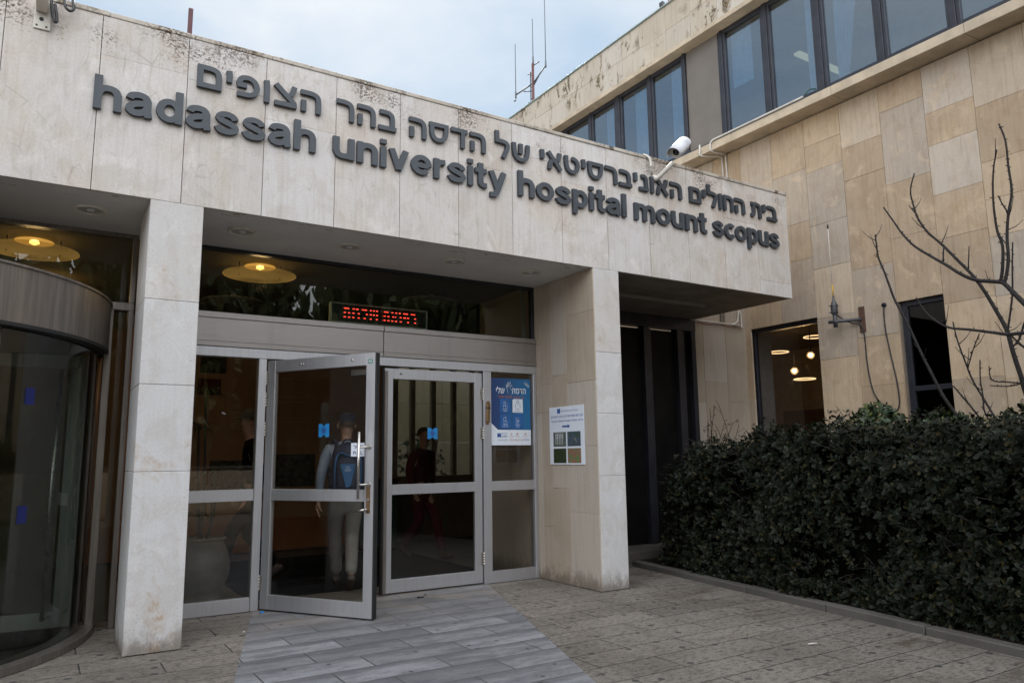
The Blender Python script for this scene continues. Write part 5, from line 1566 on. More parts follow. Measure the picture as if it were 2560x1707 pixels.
def walker(name, label, base, height, hat):
    """figure facing +y, walking; base = ground point under the hips; local coords"""
    t = thing(name, label, 'person', base)
    k = height/1.75
    V = lambda x, y, z: Vector((x*k, y*k, z*k))
    hip = V(0, 0, 0.93)
    neck = V(0, 0.04, 1.46)
    body = [[(V(0, 0.02, 1.10), 0.10*k), (neck, 0.058*k), (V(0, 0.055, 1.52), 0.055*k), (V(0, 0.065, 1.585), (0.072*k, 0.085*k)), (V(0, 0.065, 1.66), (0.078*k, 0.095*k)), (V(0, 0.055, 1.715), (0.062*k, 0.075*k))]]
    # nose
    body.append([(V(0, 0.065, 1.66), (0.078*k, 0.095*k)), (V(0, 0.165, 1.625), 0.014*k)])
    wl = V(-0.27, -0.02, 0.86); wr = V(0.27, 0.10, 0.90)
    for sgn, w_, e_ in ((-1, wl, V(-0.255, -0.04, 1.12)), (1, wr, V(0.255, 0.0, 1.13))):
        hb = hand_chains(w_, (w_-e_)*1.0+Vector((0, 0.02, 0)), (-sgn, 0.1, 0), 1.0*k)
        hb[0] = [(e_, 0.036*k), (w_+(e_-w_)*0.15, 0.026*k)]+hb[0]
        body.append([(V(0, 0.02, 1.10), 0.10*k), (V(sgn*0.19, 0.03, 1.40), 0.055*k), (e_, 0.036*k)])
        body += hb
    # legs inside trousers
    fl = V(-0.055, 0.33, 0.075); fr_ = V(0.05, -0.27, 0.15)
    kl = V(-0.085, 0.21, 0.50); kr = V(0.075, 0.04, 0.49)
    for kk, ff, sx in ((kl, fl, -0.09), (kr, fr_, 0.09)):
        body.append([(V(0, 0.02, 1.10), 0.10*k), (V(sx, 0.0, 0.90), 0.075*k), (kk, 0.052*k), (ff, 0.038*k)])
    bd = skin_part('body', body, 'skin', t)
    # shirt
    shirt = [[(V(0, 0.0, 0.93), (0.165*k, 0.115*k)), (V(0, 0.01, 1.10), (0.155*k, 0.11*k)), (V(0, 0.02, 1.28), (0.175*k, 0.12*k)), (V(0, 0.03, 1.41), (0.14*k, 0.085*k)), (V(0, 0.042, 1.475), (0.066*k, 0.066*k))]]
    for sgn, w_, e_ in ((-1, wl, V(-0.255, -0.04, 1.12)), (1, wr, V(0.255, 0.0, 1.13))):
        shirt.append([(V(0, 0.02, 1.28), (0.175*k, 0.12*k)), (V(sgn*0.185, 0.03, 1.39), 0.072*k), (V(sgn*0.22, 0.0, 1.25), 0.062*k), (e_, 0.053*k), (w_+(e_-w_)*0.12, 0.040*k)])
    skin_part('shirt', shirt, {'kippah': 'shirt', 'cap': 'black_cloth', 'red': 'redart'}[hat], t)
    tr = [[(V(0, 0.0, 1.00), (0.158*k, 0.112*k)), (V(0, 0.0, 0.90), (0.165*k, 0.12*k))]]
    for kk, ff, sx in ((kl, fl, -0.09), (kr, fr_, 0.09)):
        tr.append([(V(0, 0.0, 0.90), (0.165*k, 0.12*k)), (V(sx, 0.01, 0.78), 0.098*k), (V(sx, 0, 0.9)*0.25+kk*0.75, 0.080*k), (kk, 0.073*k), (kk*0.5+ff*0.5, 0.068*k), (ff+Vector((0, 0, 0.01)), 0.062*k)])
    skin_part('trousers', tr, {'kippah': 'khaki', 'cap': 'black_cloth', 'red': 'redart'}[hat], t)
    # shoes: left flat and forward, right heel raised
    for ff, tilt in ((fl, 0.0), (fr_, -0.62)):
        d = Vector((0, math.cos(tilt), math.sin(tilt)))
        n = Vector((0, -d.z, d.y))
        p0_ = ff-n*0.03*k
        skin_part('shoe', [[(p0_-d*0.05*k, (0.038*k, 0.036*k)), (p0_+d*0.03*k, (0.040*k, 0.042*k)), (p0_+d*0.12*k, (0.042*k, 0.030*k)), (p0_+d*0.19*k, (0.034*k, 0.022*k))], [(p0_+d*0.03*k, (0.040*k, 0.042*k)), (ff+n*0.03*k, 0.040*k)]], 'shoe', t)
    # hair, ears and cap
    hr = MB()
    hc = V(0, 0.045, 1.655)
    prof = []
    n1, n2 = 20, 9
    vs_ = []
    for i in range(n2):
        th = math.pi*0.60*i/(n2-1)
        for j in range(n1):
            ph_ = 2*math.pi*j/n1
            drop = 1.0 if math.sin(ph_) < 0.3 else 0.55
            tt = th*drop
            vs_.append((hc.x+0.086*k*math.sin(tt)*math.cos(ph_), hc.y+0.104*k*math.sin(tt)*math.sin(ph_), hc.z+0.098*k*math.cos(tt)))
    hr.add(vs_, [(i*n1+j, (i+1)*n1+j, (i+1)*n1+(j+1) % n1, i*n1+(j+1) % n1) for i in range(n2-1) for j in range(n1)], True)
    obj('hair', hr, 'hair', t, local=True)
    er = MB()
    for sgn in (-1, 1):
        er.tube([V(sgn*0.078, 0.055, 1.60), V(sgn*0.090, 0.045, 1.625), V(sgn*0.088, 0.045, 1.655)], [0.010*k, 0.016*k, 0.010*k], 8)
    obj('ear', er, 'skin', t, local=True)
    ey = MB()
    for sgn in (-1, 1):
        ey.lathe(V(sgn*0.03, 0.150, 1.645), [(0.001, -0.01), (0.010, 0), (0.001, 0.01)], 10)
    ey.tube([V(-0.022, 0.148, 1.578), V(0, 0.154, 1.576), V(0.022, 0.148, 1.578)], 0.005*k, 6)
    obj('face', ey, 'hair', t, local=True)
    if hat == 'kippah':
        cp = MB()
        c0 = V(0, 0.012, 1.705)
        ax = Matrix.Translation(c0) @ Matrix.Rotation(R_(38), 4, 'X')
        cp.lathe((0, 0, 0), [(0.085*k, -0.012), (0.078*k, 0.018*k), (0.045*k, 0.040*k), (0.001, 0.048*k)], 24)
        obj('cap', cp.xf(ax), 'kippah', t, local=True)
    elif hat == 'cap':
        cp = MB()
        c0 = V(0, 0.05, 1.675)
        cp.lathe(c0, [(0.100*k, 0.0), (0.100*k, 0.03*k), (0.085*k, 0.075*k), (0.04*k, 0.095*k), (0.001, 0.098*k)], 24)
        obj('cap', cp, 'grey_cap', t, local=True)
        cp = MB()
        cp.add([tuple(V(a*0.085, 0.13+0.10*(1-abs(a)**2), 1.675-0.01*k)) for a in (-1, -0.6, -0.2, 0.2, 0.6, 1)]+[tuple(V(a*0.092, 0.10, 1.69)) for a in (-1, -0.6, -0.2, 0.2, 0.6, 1)], [(j, j+1, j+7, j+6) for j in range(5)], True)
        obj('cap_brim', cp, 'grey_cap', t, local=True)
    return t, k
wk, kk_ = walker('person', 'person in a pale shirt and khaki trousers walking inside behind the open door', (2.70, 7.50, 0.004), 1.74, 'kippah')
wk.rotation_euler = (0, 0, R_(-16))
p2, _k = walker('person', 'dark dressed person in a flat cap standing in the lobby behind the fixed glass', (1.98, 8.35, 0.004), 1.80, 'cap')
p2.rotation_euler = (0, 0, R_(82))
p3, _k = walker('person', 'person in dark red clothes in the lobby behind the closed glass door', (4.30, 9.1, 0.004), 1.68, 'red')
p3.rotation_euler = (0, 0, R_(205))
# backpack
bp = thing('backpack', 'navy backpack with bright blue patch worn on the walking person in pale shirt', 'backpack', (2.70, 7.50, 1.0))
def sack(w0, d0, h0, c, n1=20, n2=12, e=2.6):
    mb = MB(); vs_ = []
    for i in range(n2+1):
        v = i/n2
        z = (v-0.5)*h0
        s_ = (1-abs(2*v-1)**4)**0.35 if 0 < v < 1 else 0.12
        s_ *= (1.0-0.16*v)
        for j in range(n1):
            a = 2*math.pi*j/n1
            cx = math.copysign(abs(math.cos(a))**(2/e), math.cos(a)); sy = math.copysign(abs(math.sin(a))**(2/e), math.sin(a))
            vs_.append((c[0]+w0/2*s_*cx, c[1]+d0/2*s_*sy, c[2]+z))
    fs = [(i*n1+j, i*n1+(j+1) % n1, (i+1)*n1+(j+1) % n1, (i+1)*n1+j) for i in range(n2) for j in range(n1)]
    fs += [tuple(range(n1))[::-1], tuple(range(n2*n1, n2*n1+n1))]
    mb.add(vs_, fs, True)
    return mb
obj('main_bag', sack(0.36, 0.22, 0.52, (2.70, 7.30, 1.19)), 'navy', bp)
fp = obj('front_pocket', sack(0.25, 0.12, 0.34, (2.695, 7.185, 1.13)), 'navy', bp)
obj('patch', MB().prism([(-0.075, 0.11), (0.075, 0.11), (0.03, -0.10), (-0.012, -0.12)], lambda u, v, d: (2.69+u, 7.123-d, 1.12+v), 0, 0.006), 'bagblue', fp)
tm = MB(); text_into(tm, 'MEDIC', lambda u, v, d: (u, 7.1168-d, v), 2.69, 1.195, width=0.04, height=0.014, depth=(0, 0.001))
for z in (1.185, 1.175, 1.165): tm.box(2.66, 7.116, z-0.0015, 2.72, 7.117, z+0.0015)
obj('printing', tm, 'paper', fp)
obj('piping', MB().tube(smooth_path([(2.575, 7.20, 1.0), (2.575, 7.19, 1.25), (2.62, 7.19, 1.34), (2.70, 7.185, 1.31), (2.78, 7.19, 1.34), (2.82, 7.19, 1.25), (2.82, 7.20, 1.0)]), 0.010, 6), 'bagblue', bp)
st = MB()
for sx in (-0.10, 0.10):
    st.tube(smooth_path([(2.70+sx, 7.42, 1.40), (2.70+sx*1.15, 7.50, 1.475), (2.70+sx*1.3, 7.60, 1.44), (2.70+sx*1.45, 7.65, 1.30), (2.70+sx*1.6, 7.60, 1.12), (2.70+sx*1.5, 7.40, 1.0)]), 0.022, 8)
obj('strap', st, 'navy', bp)
obj('grab_loop', MB().tube(smooth_path([(2.65, 7.36, 1.435), (2.67, 7.35, 1.47), (2.73, 7.35, 1.47), (2.75, 7.36, 1.435)]), 0.010, 6), 'navy', bp)

bp.rotation_euler = (0, 0, R_(-16))
# ------------------------------------------------------------------ leaves
def leaf_mesh(name, P, A, N, L, W, mat, parent, rim=8, cup=0.12, tmpl=None):
    """P base points, A axis dirs, N normals (n,3); L, W sizes"""
    n = len(P)
    A = A/np.linalg.norm(A, axis=1, keepdims=True)
    N = N-A*(N*A).sum(1, keepdims=True)
    N = N/(np.linalg.norm(N, axis=1, keepdims=True)+1e-9)
    S = np.cross(A, N)
    if tmpl is None:
        tmpl = [(0.0, 0.06), (0.3, 0.55), (0.62, 0.98), (0.88, 0.75), (1.0, 0.0), (0.88, -0.75), (0.62, -0.98), (0.3, -0.55)]
    k = len(tmpl)
    V = np.zeros((n, k+1, 3), np.float32)
    V[:, 0] = P+A*(L*0.5)[:, None]-N*(cup*W)[:, None]
    for i, (u, w_) in enumerate(tmpl):
        bend = -0.12*u*u
        V[:, i+1] = P+A*(L*u)[:, None]+S*(W*0.5*w_)[:, None]+N*(L*bend)[:, None]
    F = np.zeros((n, k, 3), np.int32)
    base = (np.arange(n)*(k+1))[:, None]
    for i in range(k):
        F[:, i, 0:1] = base; F[:, i, 1:2] = base+1+i; F[:, i, 2:3] = base+1+(i+1) % k
    off = np.array(wloc(parent)) if parent is not None else np.zeros(3)
    me = bpy.data.meshes.new(name)
    nv, nf = n*(k+1), n*k
    me.vertices.add(nv); me.vertices.foreach_set('co', (V.reshape(-1, 3)-off).astype(np.float32).ravel())
    me.loops.add(nf*3); me.loops.foreach_set('vertex_index', F.ravel())
    me.polygons.add(nf); me.polygons.foreach_set('loop_start', np.arange(0, nf*3, 3, dtype=np.int32))
    me.update(calc_edges=True)
    me.polygons.foreach_set('use_smooth', np.ones(nf, bool))
    at = me.attributes.new('rim', 'FLOAT', 'POINT')
    r_ = np.ones((n, k+1), np.float32); r_[:, 0] = 0
    at.data.foreach_set('value', r_.ravel())
    me.update()
    return finish_mesh(name, me, mat if not isinstance(mat, str) else MT[mat], parent)

def whorls(P, D, nl=(6, 9), L=(0.045, 0.075), tilt=(35, 80), aspect=0.5):
    """rosettes of leaves at tips P with shoot directions D"""
    PP, AA, NN, LL = [], [], [], []
    for p, d in zip(P, D):
        d = d/np.linalg.norm(d)
        a = np.cross(d, [0.3, 0.1, 0.95]); a /= np.linalg.norm(a)+1e-9
        b = np.cross(d, a)
        m = rng.integers(*nl)
        ph0 = rng.uniform(0, 6.28)
        sz = rng.uniform(*L)
        for j in range(m):
            ph = ph0+2.4*j
            tl = math.radians(rng.uniform(*tilt))
            rad = a*math.cos(ph)+b*math.sin(ph)
            ax = d*math.cos(tl)+rad*math.sin(tl)
            nr = d*math.sin(tl)-rad*math.cos(tl)
            PP.append(p-d*rng.uniform(0, 0.03)); AA.append(ax+rng.normal(0, .12, 3)); NN.append(nr+rng.normal(0, .15, 3)); LL.append(sz*rng.uniform(0.7, 1.15))
    LL = np.array(LL)
    return np.array(PP), np.array(AA), np.array(NN), LL, LL*aspect*rng.uniform(0.85, 1.15, len(LL))

hg = thing('hedge', 'dense dark green clipped hedge with pale edged leaves behind the stone kerb', 'hedge', (6.6, 4.5, 0))
def hx_(y): return kx(y)+0.17+0.05*np.sin(y*2.3)+0.04*np.sin(y*5.1+1)
def htop(y): return np.interp(y, [2.4, 3.0, 4.0, 5.0, 5.9, 6.35, 6.6], [1.44, 1.47, 1.48, 1.45, 1.33, 1.18, 1.0])
Y0, Y1 = -0.6, 6.55
# solid core painted near-black for inner shade, stops light passing through
core = MB()
ny, nzv = 44, 9
vs_ = []
for i in range(ny+1):
    y = Y0+(Y1-0.22-Y0)*i/ny
    for j in range(nzv+1):
        z = 0.03+(htop(y)-0.15)*j/nzv
        bulge = 0.13+0.10*(1-math.sin(math.pi*min(1, 0.25+0.75*j/nzv)))
        vs_.append((float(hx_(y))+bulge+random.uniform(-.03, .03), y, z))
    vs_.append((8.5, y, htop(y)-0.13+random.uniform(-.03, .03))); vs_.append((8.5, y, 0.03))
m = nzv+3
core.add(vs_, [(i*m+j, i*m+(j+1) % m, (i+1)*m+(j+1) % m, (i+1)*m+j) for i in range(ny) for j in range(m)]+[tuple(range(m))[::-1], tuple(range(ny*m, ny*m+m))])
obj('shade_core', core, 'hedge_core', hg)
# front face
Pf, Df = [], []
nF = 9500
y = rng.uniform(Y0+1.2, Y1, nF); v = rng.uniform(0.0, 1, nF)
clump = np.sin(y*4.1+3*v)*0.5+np.sin(y*9.7-5*v+2)*0.3+np.sin(y*2.2+9*v)*0.4
keep = rng.uniform(0, 1, nF) < 0.62+0.42*clump
y, v, clump = y[keep], v[keep], clump[keep]
z = 0.06+(htop(y)-0.08)*v
x = hx_(y)+rng.uniform(-0.05, 0.14, len(y))-clump*0.085+0.10*(v > 0.9)*rng.uniform(0, 1, len(y))
Pf.append(np.stack([x, y, z], 1)); Df.append(np.stack([-np.ones(len(y)), rng.normal(0, .45, len(y)), rng.normal(0.45, .5, len(y))], 1))
# top
nT = 2600
y = rng.uniform(Y0+1.2, Y1, nT); x = hx_(y)+rng.uniform(0, 1, nT)**1.5*2.3
Pf.append(np.stack([x, y, htop(y)+rng.uniform(-0.1, 0.05, nT)+0.11*np.clip(np.sin(y*3.3+x*2)+np.sin(y*7.7-x*4)*.7, -.3, 2)*rng.uniform(0, 1, nT)], 1)); Df.append(np.stack([rng.normal(-.2, .4, nT), rng.normal(0, .4, nT), np.ones(nT)], 1))
# end face
nE = 1200
x = hx_(Y1)+rng.uniform(0, 1.6, nE); v = rng.uniform(0, 1, nE)
Pf.append(np.stack([x, Y1+rng.uniform(-0.12, 0.05, nE), 0.06+1.0*v], 1)); Df.append(np.stack([rng.normal(-.3, .4, nE), np.ones(nE)*0.7, rng.normal(.3, .4, nE)], 1))
nS = 900
y = rng.uniform(Y0+1.2, Y1, nS); x = hx_(y)-rng.uniform(-0.05, 0.13, nS)*(0.5+0.5*np.sin(y*6.1)*np.sin(y*2.7+1))
Pf.append(np.stack([x, y, 0.055+rng.uniform(0, 0.16, nS)], 1)); Df.append(np.stack([-np.ones(nS), rng.normal(0, .5, nS), rng.normal(0.2, .4, nS)], 1))
Pf = np.concatenate(Pf); Df = np.concatenate(Df)
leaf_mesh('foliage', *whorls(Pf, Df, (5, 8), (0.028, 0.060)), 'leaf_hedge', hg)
# loose twigs poking out
tw_ = MB()
for _ in range(420):
    yy = random.uniform(1.2, 6.5); vv = random.random()
    p = Vector((float(hx_(yy))+0.05, yy, 0.08+float(htop(yy))*vv*0.95))
    d = Vector((random.uniform(-1, .2), random.uniform(-1, 1), random.uniform(-.3, 1))).normalized()
    q_ = p+d*random.uniform(0.08, 0.26)
    tw_.tube([p, (p+q_)/2+Vector((0, 0, .01)), q_], [0.0035, 0.003, 0.002], 5)
tag(obj('twigs', tw_, 'bark', hg), kind='stuff')

def shrub(name, label, c, rx, ry, z0, z1, n, mat, L=(0.05, 0.085), asp=0.42, group=None):
    t = thing(name, label, 'shrub', (c[0], c[1], 0.05), group=group)
    P = []; D = []
    for _ in range(n):
        a = random.uniform(0, 6.28); u = random.random()**0.5; h = random.random()
        rr_ = (1-abs(2*h-1.05)**2.5*0.7)
        px = c[0]+rx*u*rr_*math.cos(a); py = c[1]+ry*u*rr_*math.sin(a); pz = z0+(z1-z0)*h*(1-0.25*u)
        P.append((px, py, pz)); D.append((math.cos(a)*u, math.sin(a)*u, 0.8))
    leaf_mesh('foliage', *whorls(np.array(P), np.array(D), (7, 11), L, (35, 75), asp), mat, t)
    s_ = MB()
    for k in range(9):
        a = random.uniform(0, 6.28)
        s_.tube(smooth_path([(c[0], c[1], 0.05), (c[0]+rx*.3*math.cos(a), c[1]+ry*.3*math.sin(a), z0*0.6), (c[0]+rx*.6*math.cos(a), c[1]+ry*.6*math.sin(a), z1*0.85)]), [0.014]*5+[0.008]*6, 6)
    obj('stem', s_, 'bark', t)
    return t
shrub('shrub', 'bright leaved taller shrub rising above the hedge below the cable loop', (8.05, 5.0, 0), 0.42, 0.42, 1.15, 1.92, 300, 'leaf_shrub')
shrub('shrub', 'broad leafy shrub rising above the hedge in front of the narrow dark window', (7.9, 4.15, 0), 0.5, 0.6, 1.1, 1.74, 330, 'leaf_shrub')
shrub('shrub', 'leafy shrub above the hedge at the right edge near the bare tree', (7.8, 3.15, 0), 0.5, 0.55, 1.15, 1.88, 320, 'leaf_shrub')
shrub('shrub', 'thin dry reddish shrub above the far end of the hedge before the pale wall', (7.3, 6.75, 0), 0.55, 0.4, 0.7, 1.52, 120, 'leaf_dry', (0.02, 0.04), 0.5)
shrub('shrub', 'low dark shrub behind the hedge in front of the big lower window', (7.9, 6.25, 0), 0.6, 0.6, 0.8, 1.58, 260, 'leaf_hedge', (0.035, 0.06), 0.5)
# wispy weeds in front of the back wall
wd = thing('dry_weed', 'wispy bare weed stalks with tiny leaves before the pale back wall', 'weed', (7.6, 6.95, 0.05))
s_ = MB(); P = []; D = []
for k in range(16):
    x, y = 7.25+random.uniform(-.2, .55), 6.95+random.uniform(-.2, .2)
    h = random.uniform(1.3, 1.92)
    tip = (x+random.uniform(-.25, .25), y+random.uniform(-.15, .15), h)
    pts = smooth_path([(x, y, 0.05), (x+random.uniform(-.05, .05), y, h*0.6), tip])
    s_.tube(pts, 0.0035, 5)
    for p in pts[5:]:
        if random.random() < 0.8:
            d = Vector((random.uniform(-1, 1), random.uniform(-1, 1), random.uniform(0, 1))).normalized()
            q_ = p+d*random.uniform(0.04, 0.13)
            s_.tube([p, q_], [0.0025, 0.0015], 5)
            P.append(tuple(q_)); D.append(tuple(d))
obj('stalk', s_, 'bark', wd)
leaf_mesh('foliage', *whorls(np.array(P), np.array(D), (2, 4), (0.02, 0.04), (20, 70), 0.45), 'leaf_dry', wd)

# ------------------------------------------------------------------ bare tree
BR = [
(0.01,0.022,[(7.20,4.323,3.509),(7.20,4.320,3.384),(7.20,4.311,3.257),(7.20,4.270,3.125),(7.20,4.224,2.953),(7.20,4.178,2.784),(7.20,4.088,2.571),(7.20,3.974,2.246),(7.20,3.884,2.010),(7.20,3.781,1.761),(7.20,3.630,1.522),(7.22,3.3,1.05),(7.25,3.05,0.6)]),
(0.009,0.03,[(7.15,4.181,3.751),(7.15,4.093,3.582),(7.15,4.008,3.418),(7.15,3.904,3.272),(7.15,3.764,3.141),(7.15,3.629,3.024),(7.15,3.499,2.902),(7.15,3.371,2.819),(7.15,3.180,2.762),(7.15,3.135,2.726),(7.15,3.068,2.625),(7.15,2.962,2.469),(7.2,2.80,2.2)]),
(0.008,0.030,[(7.30,3.914,4.054),(7.30,3.970,3.898),(7.30,3.956,3.730),(7.30,3.921,3.578),(7.30,3.839,3.416),(7.30,3.722,3.268),(7.30,3.594,3.083),(7.30,3.471,2.904),(7.30,3.385,2.739),(7.30,3.305,2.543),(7.30,3.235,2.353),(7.30,3.202,2.138),(7.30,3.162,1.925),(7.30,3.134,1.752),(7.28,3.0,1.2),(7.25,2.9,0.7)]),
(0.005,0.007,[(7.30,4.004,3.745),(7.30,3.949,3.651)]),
(0.008,0.019,[(7.15,3.079,3.962),(7.15,3.123,3.802),(7.15,3.152,3.573),(7.15,3.158,3.356),(7.15,3.149,3.209),(7.15,3.123,3.077),(7.15,3.143,2.886),(7.15,3.172,2.760)]),
(0.009,0.021,[(7.15,3.038,4.196),(7.15,3.001,4.015),(7.15,3.002,3.778),(7.15,2.999,3.543),(7.15,3.045,3.360),(7.15,3.078,3.155),(7.15,3.089,2.945),(7.15,3.130,2.778),(7.15,3.157,2.745)]),
(0.006,0.009,[(7.15,3.114,3.543),(7.15,3.084,3.452),(7.15,3.040,3.340)]),
(0.009,0.022,[(7.00,3.855,2.732),(7.00,3.790,2.598),(7.00,3.692,2.480),(7.00,3.576,2.398),(7.00,3.410,2.355),(7.00,3.221,2.301),(7.00,3.099,2.266),(7.00,2.921,2.248),(7.15,2.8,2.15)]),
(0.008,0.013,[(7.30,3.103,3.129),(7.30,3.130,2.902),(7.30,3.155,2.658),(7.30,3.216,2.385),(7.30,3.229,2.334)]),
(0.008,0.01,[(7.15,3.624,3.221),(7.15,3.648,3.056)]),
(0.006,0.008,[(7.30,3.473,3.186),(7.30,3.503,2.967)]),
(0.008,0.013,[(7.10,3.589,2.463),(7.10,3.569,2.297),(7.10,3.521,2.093),(7.10,3.472,1.911),(7.10,3.392,1.730),(7.10,3.287,1.506),(7.2,3.1,1.1)]),
(0.006,0.008,[(7.10,3.372,2.322),(7.10,3.445,2.173),(7.10,3.503,2.020)]),
(0.007,0.01,[(7.10,3.391,2.087),(7.10,3.406,1.905),(7.10,3.398,1.748),(7.10,3.390,1.593),(7.15,3.25,1.3)]),
(0.006,0.009,[(7.30,3.415,2.042),(7.30,3.403,1.913),(7.30,3.276,1.884),(7.30,3.153,1.859)]),
(0.006,0.008,[(7.30,3.425,1.866),(7.30,3.280,1.846),(7.30,3.153,1.863)]),
(0.009,0.012,[(7.20,3.698,1.882),(7.20,3.607,1.749),(7.20,3.490,1.565),(7.2,3.3,1.2)]),
(0.009,0.012,[(7.30,3.229,2.334),(7.30,3.174,2.256),(7.30,3.078,2.139),(7.25,2.9,2.0)]),
(0.01,0.015,[(7.30,3.205,2.190),(7.30,3.143,2.252),(7.30,3.081,2.399),(7.30,3.006,2.525),(7.25,2.85,2.6)]),
]
bt = thing('bare_tree', 'leafless tree with thin dark branches at the right edge above the hedge', 'tree', (7.25, 2.75, 0.05))
obj('trunk', MB().tube(smooth_path([(7.25, 2.70, 0.04), (7.25, 2.73, 0.8), (7.22, 2.76, 1.5), (7.2, 2.78, 2.2), (7.22, 2.72, 2.9)]), [0.085-0.0022*i for i in range(21)], 10), 'bark', bt)
for r0b, r1b, pts in BR:
    sp = smooth_path(pts, 4)
    n = len(sp)
    b = MB().tube(sp, [r0b*0.75+(r1b*0.8-r0b*0.75)*i/(n-1) for i in range(n)], 7)
    for i in range(1, n-1):
        for _k in range(2):
            if random.random() < 0.25: continue
            d = Vector((random.uniform(-1, 1), random.uniform(-1, 1), random.uniform(-.2, 1))).normalized()
            p = sp[i]+(sp[i+1]-sp[i])*random.random()
            rr_ = r0b*0.75+(r1b*0.8-r0b*0.75)*i/(n-1)
            b.tube([p, p+d*(rr_+random.choice((0.008, 0.012, 0.012, 0.02)))], [0.006, 0.003], 5)
            if random.random() < 0.07: b.tube(smooth_path([p, p+d*0.07+Vector((0, 0, .02)), p+d*0.13+Vector((0, 0, .07))], 3), [0.004]*4+[0.0025]*3, 5)
    obj('branch', b, 'bark', bt)

# ------------------------------------------------------------------ litter
for (x, y, lbl, nm, m, sz) in ((1.71, 6.74, 'blue bottle cap on the paving by the hinge post', 'bottle_cap', 'sticker_blue', 0.017), (1.40, 6.02, 'small white paper scrap on the paving left of the grey path', 'paper_scrap', 'conduit', 0.014), (4.53, 3.42, 'white cigarette end on the beige paving', 'cigarette_end', 'conduit', 0.012), (3.18, 6.62, 'crumpled pale wrapper at the foot of the closed door', 'wrapper', 'galv', 0.02), (3.10, 6.56, 'dark twig scrap at the foot of the closed door', 'twig_scrap', 'bark', 0.02)):
    b = MB()
    if nm == 'bottle_cap': b.lathe((x, y, 0), [(sz, 0.0), (sz, 0.012), (sz*0.9, 0.014), (0.001, 0.014)], 14)
    elif nm in ('cigarette_end', 'twig_scrap'): b.tube([(x-0.03, y+0.01, 0.008), (x, y, 0.009), (x+0.03, y-0.012, 0.008)], 0.006, 7)
    else:
        n = 7
        vs_ = [(x+random.uniform(.5, 1.2)*sz*math.cos(a*2*math.pi/n), y+random.uniform(.5, 1.2)*sz*math.sin(a*2*math.pi/n), random.uniform(0.001, 0.02)) for a in range(n)]
        b.add(vs_+[(x, y, 0.022)], [(a, (a+1) % n, n) for a in range(n)])
    tag(obj(nm, b, m), lbl, nm.replace('_', ' '))

# ------------------------------------------------------------------ across the forecourt (seen in the glass)
def street_tree(x, y, h, r, label, src=None):
    if src is not None:
        o = copy_tree(src); o.location = (x, y, 0); o.rotation_euler.z = random.uniform(0, 6.28); o.scale = (r, r, h); o['label'] = label
        return o
    t = thing('street_tree', label, 'tree', (0, 0, 0), group='trees across the forecourt')
    b = MB().tube(smooth_path([(0, 0, -0.02), (0.03, 0, 0.15), (0, 0.03, 0.32), (0.03, 0.02, 0.6)]), [0.06]*5+[0.05]*5+[0.035]*6, 10)
    obj('trunk', b, 'bark', t, local=True)
    lb = MB()
    for k in range(9):
        a = k*0.7+0.2
        lb.tube(smooth_path([(0, 0, 0.30+0.02*k), (0.3*math.cos(a), 0.3*math.sin(a), 0.5+0.02*k), (0.65*math.cos(a), 0.65*math.sin(a), 0.72)]), [0.02]*6+[0.01]*5, 6)
    obj('limb', lb, 'bark', t, local=True)
    cl = rng.normal(0, 1, (46, 3)); cl /= np.linalg.norm(cl, axis=1, keepdims=True)
    cl *= rng.uniform(0.35, 0.95, (46, 1))
    P = (cl[rng.integers(0, 46, 5200)]+rng.normal(0, 0.16, (5200, 3)))*np.array([1, 1, 0.36])+np.array([0, 0, 0.60])
    A = rng.normal(0, 1, (5200, 3)); N = rng.normal(0, 1, (5200, 3))+np.array([0, 0, 1])
    L = rng.uniform(0.10, 0.17, 5200)
    o = leaf_mesh('crown', P, A, N, L, L*0.5, 'leaf_tree', None, tmpl=[(0, 0), (0.4, 1), (1, 0), (0.4, -1)])
    o.parent = t
    t.location = (x, y, 0); t.scale = (r, r, h)
    return t
tl_ = [(-11.5, -8.0, 7.4, 3.6, 'tall leafy tree across the forecourt, seen only mirrored in the glass, far left'), (-6.5, -9.0, 8.0, 3.8, 'leafy tree across the forecourt behind the camera, second from the left'), (-1.5, -8.0, 7.0, 3.6, 'leafy tree across the forecourt behind the camera, third from the left'), (3.5, -9.5, 8.2, 3.8, 'leafy tree across the forecourt behind the camera, in the middle'), (8.5, -8.3, 7.4, 3.7, 'leafy tree across the forecourt behind the camera, right of the middle'), (13.5, -9.2, 8.4, 3.9, 'tallest leafy tree across the forecourt behind the camera'), (18.5, -8.0, 7.2, 3.6, 'leafy tree across the forecourt behind the camera, far right')]
t0 = street_tree(*tl_[0])
for q_ in tl_[1:]:
    street_tree(*q_, t0)
gw = thing('garden_wall', 'low pale stone wall across the forecourt behind the camera', 'wall', (0, -5.5, 0))
mb = MB()
for i in range(26):
    for j in range(3):
        mb.box(-16+i*1.3+0.65*(j % 2), -5.8, j*0.36+0.002, -14.712+i*1.3+0.65*(j % 2), -5.5, j*0.36+0.358)
obj('blocks', mb, 'stone_inner', gw, bevel=0.01)
obj('capstone', MB().box(-16.2, -5.85, 1.082, 19.0, -5.45, 1.15), 'kerb', gw, bevel=0.01)

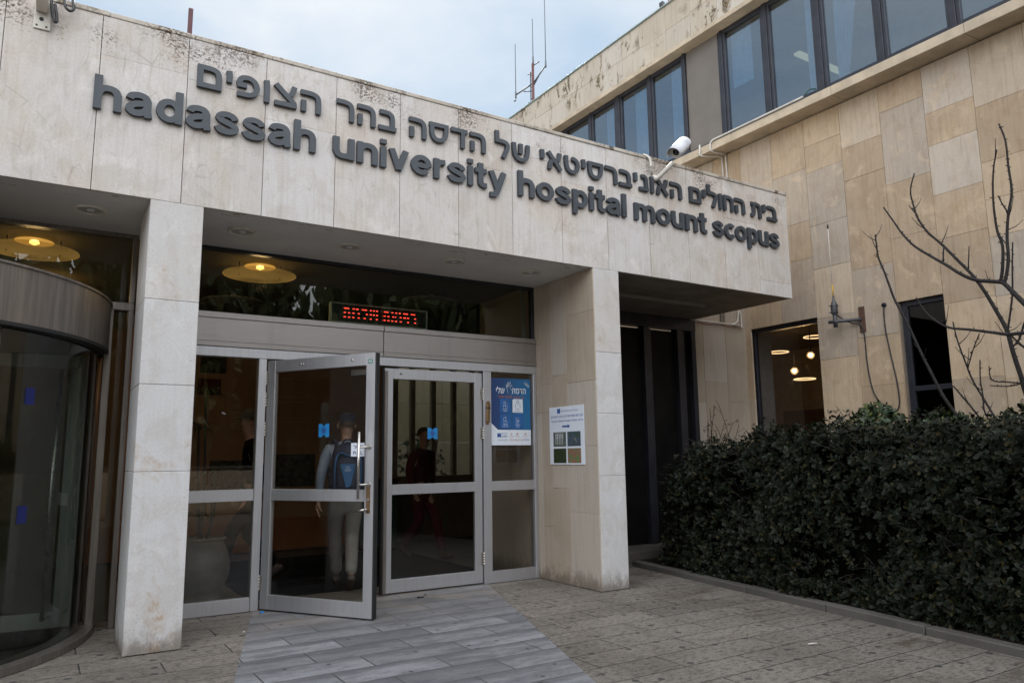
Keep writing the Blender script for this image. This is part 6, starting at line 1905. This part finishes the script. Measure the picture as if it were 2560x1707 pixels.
h2 = thing('hedge', 'added unseen hedge row across the forecourt, hiding bright sky from the glass', 'hedge', (0, -11.5, 0))  # added to close bright sky gaps in the door reflections
core = MB(); nx = 60
vs_ = []
for i in range(nx+1):
    x = -22+48*i/nx
    hh = 2.7+0.25*math.sin(x*1.3)+0.2*math.sin(x*3.1)
    vs_ += [(x, -11.2, 0.0), (x, -11.0+random.uniform(-.1, .1), hh*0.6), (x, -11.3, hh), (x, -12.2, hh), (x, -12.4, 0)]
core.add(vs_, [(i*5+j, i*5+(j+1) % 5, (i+1)*5+(j+1) % 5, (i+1)*5+j) for i in range(nx) for j in range(5)]+[tuple(range(5))[::-1], tuple(range(nx*5, nx*5+5))])
obj('shade_core', core, 'hedge_core', h2)  # added solid mass, shade painted in
n_ = 5000
x = rng.uniform(-22, 26, n_)
P = np.stack([x, -11.0+rng.normal(0, 0.12, n_), rng.uniform(0.05, 1, n_)*(2.85+0.25*np.sin(x*1.3)+0.2*np.sin(x*3.1))], 1)
leaf_mesh('foliage', P, rng.normal(0, 1, (n_, 3)), rng.normal(0, 1, (n_, 3))+np.array([0, 1, 0.5]), rng.uniform(0.18, 0.32, n_), rng.uniform(0.10, 0.18, n_), 'leaf_tree', h2, tmpl=[(0, 0), (0.4, 1), (1, 0), (0.4, -1)])

cw = thing('courtyard_wall', 'pale stone courtyard wall glimpsed through the back windows of the lobby, raised to block the sun', 'wall', (5.5, 14.2, 0))
mb = MB()
for i in range(12):
    for j in range(9):  # unseen upper courses added to keep sun off the lobby floor
        mb.box(0.0+i*0.72, 14.2, j*0.8+0.002, 0.716+i*0.72, 14.3, j*0.8+0.796)
obj('slabs', mb, 'stone_inner', cw, bevel=0.004)
obj('pane', MB().box(4.83, 11.10, 1.0, 6.33, 11.108, 2.75), 'glass_green', eb)
obj('coping', MB().box(0, 14.15, 7.2, 8.64, 14.4, 7.28), 'kerb', cw, bevel=0.01)
shrub('shrub', 'leafy shrub in the courtyard behind the back windows of the lobby', (5.9, 12.6, 0), 0.6, 0.5, 0.5, 1.9, 160, 'leaf_shrub')
